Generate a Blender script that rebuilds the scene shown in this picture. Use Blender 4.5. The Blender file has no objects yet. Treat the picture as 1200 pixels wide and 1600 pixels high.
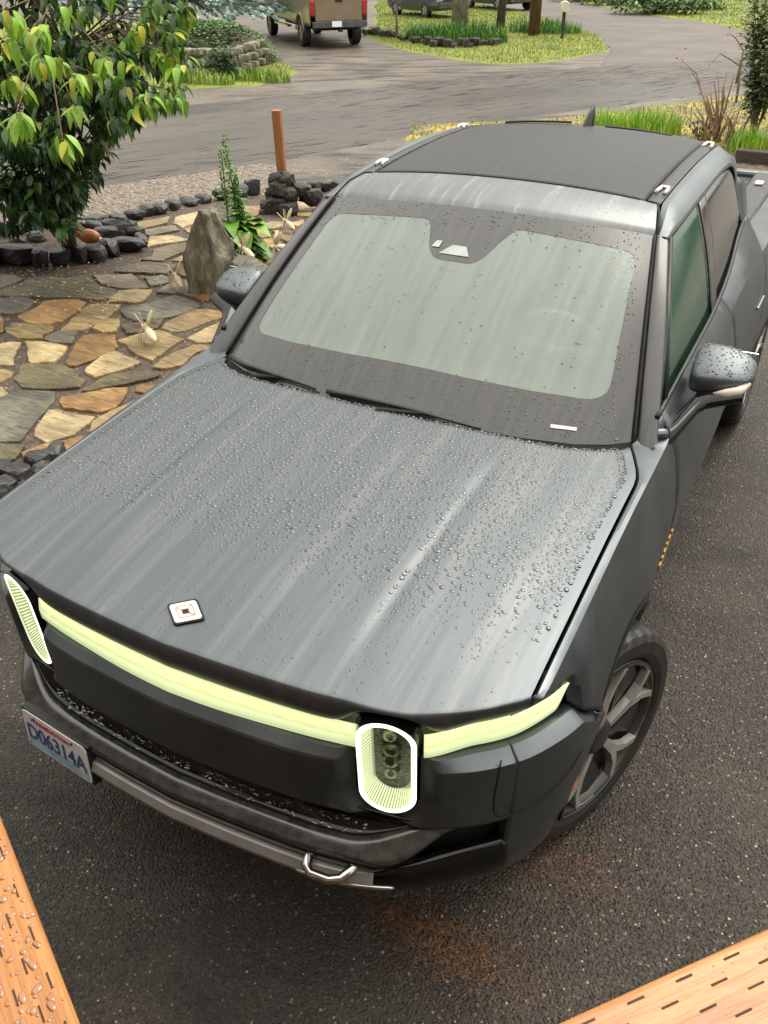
import bpy, bmesh, math, random
import numpy as np
from math import sin, cos, pi, sqrt, radians, exp
from mathutils import Vector, Matrix, noise

# ------------------------------------------------------------------ camera, sky, light
S = bpy.context.scene
COL = S.collection
CAMP = np.array([1.32321727, -1.20970762, 2.61392679])
CAMR = np.array([[0.88202816, 0.47105585, -0.01152005],
                 [0.24954102, -0.48771213, -0.83658004],
                 [-0.39969439, 0.73501243, -0.54772359]])   # right, down, forward
FOC = 1345.11837
cam = bpy.data.cameras.new('camera'); co = bpy.data.objects.new('camera', cam); COL.objects.link(co)
cam.sensor_fit = 'VERTICAL'; cam.sensor_height = 36.0; cam.sensor_width = 27.0
cam.lens = 36.0 * FOC / 1600.0
cam.clip_start = 0.05; cam.clip_end = 1500
co.matrix_world = Matrix(((CAMR[0][0], -CAMR[1][0], -CAMR[2][0], CAMP[0]),
                          (CAMR[0][1], -CAMR[1][1], -CAMR[2][1], CAMP[1]),
                          (CAMR[0][2], -CAMR[1][2], -CAMR[2][2], CAMP[2]),
                          (0, 0, 0, 1)))
S.camera = co
SUN_EL, SUN_AZ = radians(58), radians(20)      # azimuth measured from +Y towards +X
W = bpy.data.worlds.new('World'); S.world = W; W.use_nodes = True
nt = W.node_tree; nt.nodes.clear()
sky = nt.nodes.new('ShaderNodeTexSky'); sky.sky_type = 'NISHITA'; sky.sun_disc = False
sky.sun_elevation = SUN_EL; sky.sun_rotation = SUN_AZ; sky.dust_density = 4.0; sky.air_density = 1.0
hsv = nt.nodes.new('ShaderNodeHueSaturation'); hsv.inputs['Saturation'].default_value = 0.10
tint = nt.nodes.new('ShaderNodeMix'); tint.data_type = 'RGBA'; tint.blend_type = 'MULTIPLY'
tint.inputs[0].default_value = 1.0; tint.inputs[7].default_value = (1.0, 0.985, 0.95, 1)
bg = nt.nodes.new('ShaderNodeBackground'); bg.inputs['Strength'].default_value = 0.15
wo = nt.nodes.new('ShaderNodeOutputWorld')
nt.links.new(sky.outputs[0], hsv.inputs['Color']); nt.links.new(hsv.outputs[0], tint.inputs[6])
# overcast: the clouds are brightest overhead and three times dimmer at the horizon
tcw = nt.nodes.new('ShaderNodeTexCoord'); sep = nt.nodes.new('ShaderNodeSeparateXYZ'); nt.links.new(tcw.outputs['Generated'], sep.inputs[0])
mr = nt.nodes.new('ShaderNodeMapRange'); mr.inputs[1].default_value = 0; mr.inputs[2].default_value = 1
mr.inputs[3].default_value = 3.2; mr.inputs[4].default_value = 12.5; nt.links.new(sep.outputs[2], mr.inputs[0])
comb = nt.nodes.new('ShaderNodeCombineColor')
for ch, f in ((0, 1.0), (1, .980), (2, .90)):
    mm = nt.nodes.new('ShaderNodeMath'); mm.operation = 'MULTIPLY'; mm.inputs[1].default_value = f
    nt.links.new(mr.outputs[0], mm.inputs[0]); nt.links.new(mm.outputs[0], comb.inputs[ch])
mixw = nt.nodes.new('ShaderNodeMix'); mixw.data_type = 'RGBA'; mixw.inputs[0].default_value = .78
nt.links.new(tint.outputs[2], mixw.inputs[6]); nt.links.new(comb.outputs[0], mixw.inputs[7])
nt.links.new(mixw.outputs[2], bg.inputs['Color']); nt.links.new(bg.outputs[0], wo.inputs[0])
sl = bpy.data.lights.new('sun', 'SUN'); sl.energy = 1.3; sl.angle = radians(35); sl.color = (1.0, 0.93, 0.80)
so = bpy.data.objects.new('sun', sl); COL.objects.link(so)
sd = Vector((sin(SUN_AZ) * cos(SUN_EL), cos(SUN_AZ) * cos(SUN_EL), sin(SUN_EL)))
so.rotation_euler = (-sd).to_track_quat('-Z', 'Y').to_euler()
vs = S.view_settings; vs.view_transform = 'Standard'; vs.look = 'None'; vs.gamma = 1.0
vs.exposure = 0.72; vs.use_curve_mapping = False
S.cycles.max_bounces = 6; S.cycles.transparent_max_bounces = 8; S.cycles.sample_clamp_indirect = 6

# ------------------------------------------------------------------ helpers
R = random.Random(7)
def G(px, py, z=0.0):
    """ground point that the photograph shows at this place"""
    d = CAMR.T @ np.array([(px - 600) / FOC, (py - 800) / FOC, 1.0])
    t = (z - CAMP[2]) / d[2]
    q = CAMP + t * d
    return Vector((q[0], q[1], z))
def smooth(a, b, x):
    t = min(1, max(0, (x - a) / (b - a))); return t * t * (3 - 2 * t)
def interp(x, tab):
    return float(np.interp(x, [t[0] for t in tab], [t[1] for t in tab]))
def cr(tab, x):
    """smooth (monotone-ish) interpolation through a table"""
    xs = [t[0] for t in tab]; ys = [t[1] for t in tab]
    if x <= xs[0]: return ys[0]
    if x >= xs[-1]: return ys[-1]
    i = max(k for k in range(len(xs)) if xs[k] <= x); i = min(i, len(xs) - 2)
    def m(k):
        if k == 0: return (ys[1] - ys[0]) / (xs[1] - xs[0])
        if k == len(xs) - 1: return (ys[-1] - ys[-2]) / (xs[-1] - xs[-2])
        return (ys[k + 1] - ys[k - 1]) / (xs[k + 1] - xs[k - 1])
    h = xs[i + 1] - xs[i]; t = (x - xs[i]) / h
    return ((2*t**3 - 3*t*t + 1) * ys[i] + (t**3 - 2*t*t + t) * h * m(i)
            + (-2*t**3 + 3*t*t) * ys[i + 1] + (t**3 - t*t) * h * m(i + 1))
def mesh(name, V, F, m, parent=None, smooth_=True, loc=None, mats=None, fm=None):
    me = bpy.data.meshes.new(name); me.from_pydata([tuple(v) for v in V], [], F)
    for q in (mats or [m]): me.materials.append(q)
    if fm is not None: me.polygons.foreach_set('material_index', fm)
    if smooth_: me.polygons.foreach_set('use_smooth', [True] * len(me.polygons))
    me.update()
    o = bpy.data.objects.new(name, me); COL.objects.link(o)
    if parent: o.parent = parent
    if loc is not None: o.location = loc
    return o
def thing(name, label, cat, loc=(0, 0, 0), rz=0, group=None):
    o = bpy.data.objects.new(name, None); COL.objects.link(o); o.empty_display_size = .1
    o.location = loc; o.rotation_euler = (0, 0, rz); o['label'] = label; o['category'] = cat
    if group: o['group'] = group
    return o
def tag(o, label=None, cat=None, group=None, kind=None):
    if label: o['label'] = label
    if cat: o['category'] = cat
    if group: o['group'] = group
    if kind: o['kind'] = kind
    return o
class MB:
    def __init__(s): s.V = []; s.F = []; s.M = []
    def add(s, V, F, m=0):
        n = len(s.V); s.V += [tuple(v) for v in V]; s.F += [tuple(i + n for i in f) for f in F]; s.M += [m] * len(F)
    def box(s, c, d, rz=0, m=0, rx=0):
        M = Matrix.Translation(c) @ Matrix.Rotation(rz, 4, 'Z') @ Matrix.Rotation(rx, 4, 'X')
        x, y, z = d[0] / 2, d[1] / 2, d[2] / 2
        V = [M @ Vector(p) for p in ((-x,-y,-z),(x,-y,-z),(x,y,-z),(-x,y,-z),(-x,-y,z),(x,-y,z),(x,y,z),(-x,y,z))]
        s.add(V, [(0,3,2,1),(4,5,6,7),(0,1,5,4),(1,2,6,5),(2,3,7,6),(3,0,4,7)], m)
    def tube(s, pts, r, n=8, m=0, cap=True):
        pts = [Vector(p) for p in pts]; rs = r if isinstance(r, (list, tuple)) else [r] * len(pts)
        V = []; F = []
        up = Vector((0, 0, 1))
        for i, p in enumerate(pts):
            t = (pts[min(i + 1, len(pts) - 1)] - pts[max(i - 1, 0)]).normalized()
            a = t.cross(up if abs(t.z) < .95 else Vector((1, 0, 0))).normalized(); b = a.cross(t)
            for k in range(n):
                q = 2 * pi * k / n; V.append(p + (a * cos(q) + b * sin(q)) * rs[i])
        for i in range(len(pts) - 1):
            for k in range(n):
                F.append((i*n+k, i*n+(k+1)%n, (i+1)*n+(k+1)%n, (i+1)*n+k))
        if cap: F.append(tuple(range(n))[::-1]); F.append(tuple((len(pts)-1)*n + k for k in range(n)))
        s.add(V, F, m)
    def grid(s, rows, m=0, closed=False, flip=False):
        nr, nc = len(rows), len(rows[0]); V = [v for r in rows for v in r]; F = []
        for i in range(nr - 1):
            for j in range(nc if closed else nc - 1):
                f = (i*nc+j, i*nc+(j+1)%nc, (i+1)*nc+(j+1)%nc, (i+1)*nc+j)
                F.append(f[::-1] if flip else f)
        s.add(V, F, m)
    def prism(s, poly, z0, z1, m=0, M=None):
        n = len(poly); V = [Vector((p[0], p[1], z0)) for p in poly] + [Vector((p[0], p[1], z1)) for p in poly]
        if M is not None: V = [M @ v for v in V]
        F = [tuple(range(n))[::-1], tuple(range(n, 2*n))] + [(i, (i+1)%n, n+(i+1)%n, n+i) for i in range(n)]
        s.add(V, F, m)
    def build(s, name, mats, parent=None, smooth_=False, loc=None):
        mats = mats if isinstance(mats, (list, tuple)) else [mats]
        return mesh(name, s.V, s.F, None, parent, smooth_, loc, mats, s.M)
def gridobj(name, rows, m, parent=None, closed=False, thick=0, smooth_=True, sharp=None):
    b = MB(); b.grid(rows, closed=closed); o = b.build(name, m, parent, smooth_)
    if name in ('fender', 'door', 'bed_side', 'front_fascia', 'bumper_corner', 'bumper_lip', 'bumper_band', 'skid_plate', 'roof_rail', 'light_bar'): o.data.set_sharp_from_angle(angle=radians(17))
    if thick:
        md = o.modifiers.new('thickness', 'SOLIDIFY'); md.thickness = thick; md.offset = 0 if sharp is None else sharp
    return o
def mirror(o, parent=None, name=None):
    """the same panel on the other side of the vehicle"""
    me = o.data.copy(); 
    n = len(me.vertices); a = np.empty(n * 3); me.vertices.foreach_get('co', a); a[0::3] *= -1
    me.vertices.foreach_set('co', a); me.flip_normals(); me.update()
    c = o.copy(); c.data = me; COL.objects.link(c)
    if parent: c.parent = parent
    return c
def crisp(o, deg=20):
    o.data.set_sharp_from_angle(angle=radians(deg)); return o
def bevel(o, w=.005, seg=2):
    md = o.modifiers.new('edges', 'BEVEL'); md.width = w; md.segments = seg; md.limit_method = 'ANGLE'
    return o

# ------------------------------------------------------------------ materials
def nodes(name):
    m = bpy.data.materials.new(name); m.use_nodes = True; n = m.node_tree
    return m, n, n.nodes['Principled BSDF']
def rgb(c): return (c[0], c[1], c[2], 1)
def mat(name, col, rough=.5, metal=0, spec=.5, col2=None, scale=5, stretch=(1, 1, 1), detail=4, lo=.4, hi=.6,
        bump=0, bscale=None, coat=0, coatr=.1, emis=None, estr=0, rough2=None, island=0, bdist=.01, col3=None, objrand=0, coord='Object'):
    m, n, p = nodes(name); L = n.links.new
    p.inputs['Base Color'].default_value = rgb(col); p.inputs['Roughness'].default_value = rough
    p.inputs['Metallic'].default_value = metal; p.inputs['Specular IOR Level'].default_value = spec
    p.inputs['Coat Weight'].default_value = coat; p.inputs['Coat Roughness'].default_value = coatr
    if emis: p.inputs['Emission Color'].default_value = rgb(emis); p.inputs['Emission Strength'].default_value = estr
    tc = n.nodes.new('ShaderNodeTexCoord'); mp = n.nodes.new('ShaderNodeMapping')
    mp.inputs['Scale'].default_value = stretch; L(tc.outputs[coord], mp.inputs[0])
    out = None
    if col2 is not None:
        t = n.nodes.new('ShaderNodeTexNoise'); t.inputs['Scale'].default_value = scale; t.inputs['Detail'].default_value = detail
        t.inputs['Roughness'].default_value = .6
        L(mp.outputs[0], t.inputs['Vector'])
        r = n.nodes.new('ShaderNodeValToRGB'); e = r.color_ramp.elements
        e[0].position = lo; e[0].color = rgb(col); e[1].position = hi; e[1].color = rgb(col2)
        if col3: q = e.new((lo + hi) / 2); q.color = rgb(col3)
        L(t.outputs[0], r.inputs[0]); out = r.outputs[0]
        if rough2 is not None:
            mr = n.nodes.new('ShaderNodeMapRange'); mr.inputs[1].default_value = lo; mr.inputs[2].default_value = hi
            mr.inputs[3].default_value = rough; mr.inputs[4].default_value = rough2
            L(t.outputs[0], mr.inputs[0]); L(mr.outputs[0], p.inputs['Roughness'])
    if island or objrand:
        h = n.nodes.new('ShaderNodeHueSaturation')
        src = n.nodes.new('ShaderNodeObjectInfo').outputs['Random'] if objrand else n.nodes.new('ShaderNodeNewGeometry').outputs['Random Per Island']
        a = island or objrand
        mr = n.nodes.new('ShaderNodeMapRange'); mr.inputs[3].default_value = 1 - a; mr.inputs[4].default_value = 1 + a
        L(src, mr.inputs[0]); L(mr.outputs[0], h.inputs['Value'])
        mr2 = n.nodes.new('ShaderNodeMath'); mr2.operation = 'MULTIPLY_ADD'
        w = n.nodes.new('ShaderNodeTexWhiteNoise'); w.noise_dimensions = '1D'; L(src, w.inputs['W'])
        mr2.inputs[1].default_value = .06 * a; mr2.inputs[2].default_value = .5 - .03 * a
        L(w.outputs[0], mr2.inputs[0]); L(mr2.outputs[0], h.inputs['Hue'])
        if out: L(out, h.inputs['Color'])
        else: h.inputs['Color'].default_value = rgb(col)
        out = h.outputs[0]
    if out: L(out, p.inputs['Base Color'])
    if bump:
        t = n.nodes.new('ShaderNodeTexNoise'); t.inputs['Scale'].default_value = bscale or scale; t.inputs['Detail'].default_value = 5
        L(mp.outputs[0], t.inputs['Vector']); b = n.nodes.new('ShaderNodeBump')
        b.inputs['Strength'].default_value = bump; b.inputs['Distance'].default_value = bdist
        L(t.outputs[0], b.inputs['Height']); L(b.outputs[0], p.inputs['Normal'])
    return m
def speckle(m, scale, thresh, col, rand=True, vec=None, size=.5, second=None):
    """adds small separate chips of another colour to a material (aggregate in asphalt)"""
    n = m.node_tree; L = n.links.new; p = n.nodes['Principled BSDF']
    v = n.nodes.new('ShaderNodeTexVoronoi'); v.inputs['Scale'].default_value = scale; v.inputs['Randomness'].default_value = 1
    tc = n.nodes.new('ShaderNodeTexCoord'); L(tc.outputs['Object'], v.inputs['Vector'])
    sp = n.nodes.new('ShaderNodeSeparateColor'); L(v.outputs['Color'], sp.inputs[0])
    a = n.nodes.new('ShaderNodeMath'); a.operation = 'GREATER_THAN'; a.inputs[1].default_value = thresh; L(sp.outputs[0], a.inputs[0])
    mr = n.nodes.new('ShaderNodeMapRange'); mr.inputs[3].default_value = .1; mr.inputs[4].default_value = size; L(sp.outputs[1], mr.inputs[0])
    b = n.nodes.new('ShaderNodeMath'); b.operation = 'LESS_THAN'; L(v.outputs['Distance'], b.inputs[0]); L(mr.outputs[0], b.inputs[1])
    c = n.nodes.new('ShaderNodeMath'); c.operation = 'MULTIPLY'; L(a.outputs[0], c.inputs[0]); L(b.outputs[0], c.inputs[1])
    mx = n.nodes.new('ShaderNodeMix'); mx.data_type = 'RGBA'; L(c.outputs[0], mx.inputs[0])
    old = p.inputs['Base Color'].links
    if old: L(old[0].from_socket, mx.inputs[6])
    else: mx.inputs[6].default_value = p.inputs['Base Color'].default_value
    r = n.nodes.new('ShaderNodeValToRGB'); r.color_ramp.elements[0].color = rgb([x * .55 for x in col]); r.color_ramp.elements[1].color = rgb(col)
    L(sp.outputs[2], r.inputs[0]); L(r.outputs[0], mx.inputs[7]); L(mx.outputs[2], p.inputs['Base Color'])
    return m

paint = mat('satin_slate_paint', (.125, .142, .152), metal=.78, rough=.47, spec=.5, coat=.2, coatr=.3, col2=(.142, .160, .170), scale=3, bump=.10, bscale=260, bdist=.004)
paint_shaded = mat('satin_slate_paint_shaded', (.092, .106, .115), metal=.82, rough=.37, spec=.5, coat=.18, coatr=.3, col2=(.125, .140, .150), scale=4, bump=.05, bscale=200, bdist=.003)  # same paint as the tops, darkened for the shade on front and sides
paint_runs = mat('satin_slate_paint_with_runs', (.104, .119, .132), metal=.78, rough=.46, spec=.5, coat=.22, coatr=.28, col2=(.172, .183, .193), col3=(.128, .140, .149), scale=2.2, stretch=(11, .55, .6), detail=5, lo=.40, hi=.72, bump=.10, bscale=60, bdist=.002)
paint_header_lit = mat('satin_slate_paint_header_lit', (.150, .158, .164), metal=.82, rough=.42, spec=.5, coat=.3, coatr=.3, col2=(.29, .298, .303), col3=(.17, .178, .184), scale=2.6, stretch=(10, .9, .9), detail=4, lo=.44, hi=.72, bump=.08, bscale=60, bdist=.002)  # same body paint, lightened for the sky light on it, with rain streaks
gloss_black = mat('gloss_black_plastic', (.004, .004, .0045), rough=.08, spec=.3, coat=.12, coatr=.05, col2=(.006, .006, .006), scale=30, bump=.03, bscale=90, bdist=.004)
rough_black = mat('textured_black_plastic', (.014, .014, .015), rough=.42, col2=(.02, .02, .021), scale=60, bump=.25, bscale=420, bdist=.003)
matte_black = mat('matte_black', (.006, .006, .006), rough=.8, col2=(.01, .01, .01), scale=20)
rubber = mat('wet_tyre_rubber', (.012, .012, .012), rough=.45, col2=(.022, .021, .02), scale=18, bump=.15, bscale=80)
alloy = mat('machined_alloy', (.40, .375, .34), rough=.35, metal=.35, col2=(.34, .32, .29), scale=12)
alloy_dark = mat('dark_alloy_insert', (.018, .018, .019), rough=.3, col2=(.025, .025, .026), scale=14)
chrome = mat('bright_steel', (.62, .58, .56), rough=.16, metal=1, col2=(.5, .47, .45), scale=20)
skid_m = mat('brushed_skid_plate', (.33, .32, .31), rough=.38, metal=.3, col2=(.40, .39, .38), scale=12)
roofblk = mat('wet_roof_glass', (.010, .011, .012), rough=.5, spec=.4, coat=.15, coatr=.3, col2=(.014, .014, .015), scale=40, bump=.9, bscale=115, bdist=.006)
orange = mat('amber_marker', (.55, .10, .01), rough=.3, col2=(.6, .13, .015), scale=10, emis=(1, .2, .02), estr=.25)
frit = mat('glass_border_wet', (.016, .014, .014), rough=.30, coat=.8, coatr=.16, col2=(.032, .029, .029), scale=7, stretch=(7, .5, 1), bump=.10, bscale=16, bdist=.002)

# lit lenses of the truck
def lens(name, c1, c2, strength, sc):
    m, n, p = nodes(name); L = n.links.new
    tc = n.nodes.new('ShaderNodeTexCoord'); mp = n.nodes.new('ShaderNodeMapping'); mp.inputs['Scale'].default_value = (sc, sc, sc)
    v = n.nodes.new('ShaderNodeTexVoronoi'); v.inputs['Scale'].default_value = 1; v.inputs['Randomness'].default_value = .15
    L(tc.outputs['Object'], mp.inputs[0]); L(mp.outputs[0], v.inputs['Vector'])
    r = n.nodes.new('ShaderNodeValToRGB'); r.color_ramp.elements[0].color = rgb(c1); r.color_ramp.elements[1].color = rgb(c2)
    L(v.outputs['Distance'], r.inputs[0]); L(r.outputs[0], p.inputs['Base Color']); L(r.outputs[0], p.inputs['Emission Color'])
    p.inputs['Emission Strength'].default_value = strength; p.inputs['Roughness'].default_value = .15; p.inputs['Coat Weight'].default_value = .5
    return m
bar_m = lens('lit_light_bar_lens', (.90, .95, .52), (.66, .76, .32), .62, 105)
bar_low = lens('lit_light_bar_lower_facet', (.66, .76, .42), (.62, .73, .38), .58, 90)
ring_m = lens('lit_ring', (1.0, 1.0, .80), (1, 1, .72), 1.15, 60)
rib_m = lens('lit_ribs', (.88, .92, .60), (.86, .90, .56), .62, 60)
rib_gap = mat('rib_gap', (.34, .37, .26), rough=.3, col2=(.38, .40, .30), scale=30, emis=(.55, .6, .38), estr=.28)
lampblack = mat('lamp_housing', (.02, .025, .02), rough=.12, coat=.6, col2=(.26, .30, .25), scale=85, lo=.5, hi=.72, bump=.5, bscale=110)
lampglass = mat('lamp_projector_glass', (.30, .36, .26), rough=.04, metal=.5, col2=(.05, .06, .05), scale=22, lo=.45, hi=.55)
plate_m = mat('plate_enamel', (.86, .88, .90), rough=.35, col2=(.90, .91, .92), scale=8)
plate_blue = mat('plate_blue_ink', (.04, .09, .28), rough=.4, col2=(.05, .1, .3), scale=9)
plate_red = mat('plate_red_ink', (.5, .08, .06), rough=.4, col2=(.55, .1, .08), scale=9)
plate_sky = mat('plate_blue_mountain', (.26, .46, .68), rough=.4, col2=(.50, .68, .82), scale=6)

# ================================================================== THE ELECTRIC PICKUP
truck = thing('pickup_truck', 'large dark slate pickup truck wet with rain, seen from its front, light bar glowing', 'truck')
PL = [(0, 0), (.2, .010), (.42, .030), (.54, .052), (.67, .083), (.76, .125), (.84, .18), (.905, .245), (.95, .31), (.985, .38), (1.005, .45), (1.018, .53), (1.03, .62)]
_d = [0]
for a, b in zip(PL, PL[1:]): _d.append(_d[-1] + math.hypot(b[0] - a[0], b[1] - a[1]))
def plan(s):
    sg = -1 if s < 0 else 1; s = abs(s)
    return sg * cr([(d, p[0]) for d, p in zip(_d, PL)], s), cr([(d, p[1]) for d, p in zip(_d, PL)], s)
def plan_n(s):
    a = plan(s - .012); b = plan(s + .012); t = Vector((b[0] - a[0], b[1] - a[1], 0)).normalized()
    return Vector((t.y, -t.x, 0))
def s_at_x(x): return (1 if x > 0 else -1) * float(np.interp(abs(x), [p[0] for p in PL], _d))
def s_at_y(y): return float(np.interp(y, [p[1] for p in PL], _d))
def FR(s, off, z):
    x, y = plan(s); n = plan_n(s); return Vector((x + n.x * off, y + n.y * off, z))
def taper(x): return 1 - .8 * smooth(.35, .66, abs(x))
SE = s_at_y(.60)
# hood height field
def zc(y): return cr([(-.08, 1.092), (0, 1.110), (.10, 1.128), (.3, 1.162), (.6, 1.198), (.9, 1.226), (1.25, 1.250), (1.6, 1.262)], y)
def HZ(x, y):
    z = zc(y) - .048 * (abs(x) / .93) ** 2.2
    w = smooth(.05, .35, y) * (1 - smooth(.95, 1.12, y))
    z += .003 * w * (1 - smooth(.466, .480, abs(x))) - .0025 * w * exp(-((abs(x) - .488) / .012) ** 2)
    return z
def WH(v): return interp(v, [(0, .836), (.06, .868), (.12, .896), (.16, .909), (.2, .913), (.45, .914), (.75, .917), (1, .918)])
def RY(x): return interp(abs(x), [(0, 1.222), (.15, 1.224), (.38, 1.238), (.55, 1.256), (.66, 1.280), (.76, 1.325), (.82, 1.375), (.84, 1.42)])
def NY(x): return plan(s_at_x(x))[1]
rows = []
NU, NV = 120, 110
for i in range(NV + 1):
    v = i / NV; w = WH(v); r = []
    for j in range(NU + 1):
        u = -1 + 2 * j / NU; x = u * w
        y0 = RY(x / w * .838); y1 = NY(x) + .0
        y = y0 + (y1 - y0) * v
        z = HZ(x, y) - .012 * exp(-((v) / .012) ** 2)
        z -= .006 * smooth(.94, 1.0, abs(u))
        r.append(Vector((x, y, z)))
    rows.append(r)
hrows_edge = [r[-1].copy() for r in rows]
def hl_bump(x): return exp(-((abs(x) - .624) / .098) ** 4)
def lean(x): return -.034 * smooth(.70, .84, abs(x))   # the corners lean in above the bumper
def nose_low(x):
    return 1.014 + .066 * hl_bump(x)
last = rows[-1]
for k, (t, off) in enumerate([(.03, .003), (.10, .006), (.25, .009), (.45, .009), (.65, .006), (.85, .000), (.96, -.005), (1.0, -.009)]):
    r = []
    for j, p in enumerate(last):
        x = p.x; s = s_at_x(x); zl = nose_low(x); o = off + .006 * t * hl_bump(x) + lean(x) * t
        q = FR(s, o, p.z + (zl - p.z) * t ** 1.05); r.append(q)
    rows.append(r)
r = []
for p in rows[-1]: r.append(Vector((p.x * .985, p.y + .05, p.z - .004)))
rows.append(r)
hood = gridobj('hood', rows, paint_runs, truck)
def sdst(x, z):
    dx = abs(abs(x) - .624); dz = max(0, abs(z - .890) - (.180 - .079)); return math.hypot(dx, dz) - .079
def hole(x, z): return 1 - smooth(-.005, .003, sdst(x, z))
def near(x, z): return 1 - smooth(.006, .05, sdst(x, z))
# dark channel round the lamps, seen as the black gap under the hood
rows = []
for z in [1.10 - .0068 * k for k in range(26)]:
    off = cr([(.93, -.020), (.945, -.020), (.99, -.026), (1.06, -.028), (1.08, -.040), (1.10, -.07)], z); r = []
    for j in range(421):
        s = -s_at_x(.985) + 2 * s_at_x(.985) * j / 420; x = plan(s)[0]
        zz = z - (.040 * smooth(.68, .9, abs(x)) if z > 1.0 else 0)
        r.append(FR(s, off + .026 * hl_bump(x) + lean(x) - .10 * hole(x, zz) - .014 * near(x, zz), zz))
    rows.append(r)
gridobj('lamp_channel', rows, gloss_black, truck)
# light bars: upper bright facet and lower greener facet
def bar(s0, s1, tip=False):
    up, lo = [], []
    N = 60; R0, R1, R2, R3 = [], [], [], []
    for j in range(N + 1):
        s = s0 + (s1 - s0) * j / N; x = plan(s)[0]; e = 1.0
        zt = 1.009; zb = .938
        f = j / N
        if tip: zb = zb + .012 * smooth(.5, .9, f) + (zt - zb - .014) * smooth(.86, 1.0, f); e = 1 - .5 * f
        T = taper(x); c = -.008 * smooth(.72, .9, abs(x))
        zm = zb + (zt - zb) * .42
        w_ = smooth(.40, .56, abs(x)); ot = -.016 + .003 * w_ + lean(x); ob = .006 * (1 - smooth(.05, .50, abs(x))) - .009 * smooth(.05, .50, abs(x)) + lean(x); om = ot * .42 + ob * .58 + .005 * e
        R0.append(FR(s, ot, zt)); R1.append(FR(s, om, zm + .002)); R2.append(FR(s, om, zm)); R3.append(FR(s, ob + .002, zb))
    o = gridobj('light_bar', [R0, [a.lerp(b, .5) for a, b in zip(R0, R1)], R1], bar_m, truck, thick=.006)
    l = gridobj('lower_facet', [R1, [a.lerp(b, .5) for a, b in zip(R1, R3)], R3], bar_low, o, thick=.006)
    return o
o = bar(-s_at_x(.545), s_at_x(.545)); o['label'] = 'long glowing yellow green bar between the headlights'
TIP = s_at_y(.44)
o = bar(s_at_x(.712), TIP, True)
k2 = mirror(o)
for ch in list(o.children): mirror(ch, k2)
# satin front fascia below the bar with a light ledge on top
def foff(z): return cr([(.30, -.10), (.36, -.055), (.45, -.022), (.55, -.004), (.68, .018), (.74, .022), (.80, .026), (.87, .030), (.915, .031)], z)
YA, ZA, RA = .885, .42, .475
def arch(y): 
    d = RA * RA - (y - YA) ** 2
    return ZA + sqrt(d) if d > 0 else ZA
def seam(y): return interp(y, [(.36, .945), (.415, .945), (.43, .942), (.50, .885), (.60, .80)])
def ztop(s):
    x, y = plan(s); return .936 + .006 * smooth(.25, .36, y) if y < .38 else seam(y) - .003
def zbot(s):
    x, y = plan(s); a = abs(x)
    z = .712 - .022 * smooth(.45, .7, a)
    if a > .82: z = z + (.375 - z) * smooth(.8935, .8955, a)
    if y > .39: z = max(z, arch(y) - .0) if y > .412 else z
    return z
def fascia(s0, s1, N, name):
    rows = []
    prof = [0, 0.02, .075, .11] + [.14 + .0215 * q for q in range(41)]
    for j in range(N + 1):
        s = s0 + (s1 - s0) * j / N; x = plan(s)[0]; T = (.45 + .55 * taper(x)); r = []
        zt, zb = ztop(s), zbot(s)
        for t in prof:
            z = zt + (zb - zt) * t
            if t < .02: off = -.014 + lean(x)
            elif t < .05: off = .004 + lean(x) * .75; z = zt - .004
            elif t < .1: off = foff(.93) * .92 + lean(x) * .25; z = zt - .022
            elif t < .13: off = foff(.93); z = zt - .026
            else: off = foff(z) + .002
            if zt - zb < .1: off = foff(z); z = zt + (zb - zt) * t
            off = off * T if off > 0 else off
            r.append(FR(s, off + .004 - .10 * hole(x, z) - (.018 + max(0, off * .7)) * near(x, z), z))
        rows.append(r)
    return gridobj(name, rows, paint_shaded, truck, thick=.008, sharp=-1)
fascia(-s_at_x(.8956), s_at_x(.8956), 420, 'front_fascia')
cp = fascia(s_at_x(.8962), SE - .004, 40, 'bumper_corner'); mirror(cp)
# lower gloss bumper: shelf, lip, vertical band
def lower(rowsdef, name, m, xa, N=140, thick=.006):
    rows = []
    for (z, off, drop, inn, ka, kb) in rowsdef:
        r = []
        for j in range(N + 1):
            s = -s_at_x(xa) + 2 * s_at_x(xa) * j / N; x = abs(plan(s)[0])
            k = smooth(ka, kb, x)
            r.append(FR(s, off + (inn - off) * k, z + drop * k))
        rows.append(r)
    return gridobj(name, rows, m, truck, thick=thick, sharp=-1)
lower([(.722, .002, -.032, .0, .5, .86), (.706, -.014, -.016, -.010, .5, .86), (.668, -.010, .030, .0, .52, .80), (.645, .006, .045, -.014, .52, .76), (.634, .026, .052, -.010, .52, .76), (.631, .036, .054, -.008, .52, .76)], 'bumper_shelf', gloss_black, .895)
lip_m = mat('wet_bumper_lip', (.030, .029, .028), rough=.20, coat=1.0, coatr=.10, col2=(.060, .058, .056), scale=26, bump=.15, bscale=160, bdist=.003)
lower([(.632, .035, .053, -.010, .52, .76), (.624, .052, .058, -.004, .54, .78), (.611, .074, .066, .002, .60, .79), (.603, .082, .072, .004, .62, .80)], 'bumper_lip', lip_m, .80)
lower([(.603, .082, .073, .002, .62, .80), (.594, .085, .06, -.04, .60, .78), (.575, .080, .05, -.07, .60, .78), (.558, .072, .045, -.06, .60, .78), (.552, .05, .04, -.05, .5, .8), (.40, .02, .05, -.12, .5, .86)], 'bumper_band', gloss_black, .900)
lower([(.555, .067, .030, -.012, .5, .86), (.546, .087, .020, .010, .5, .86), (.521, .095, -.005, .018, .5, .90), (.503, .090, -.035, .012, .5, .90), (.49, .05, -.06, -.01, .5, .90), (.43, -.06, .02, -.06, .5, .86), (.36, -.35, .0, -.35, .5, .86)], 'skid_plate', skid_m, .605)
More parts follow.
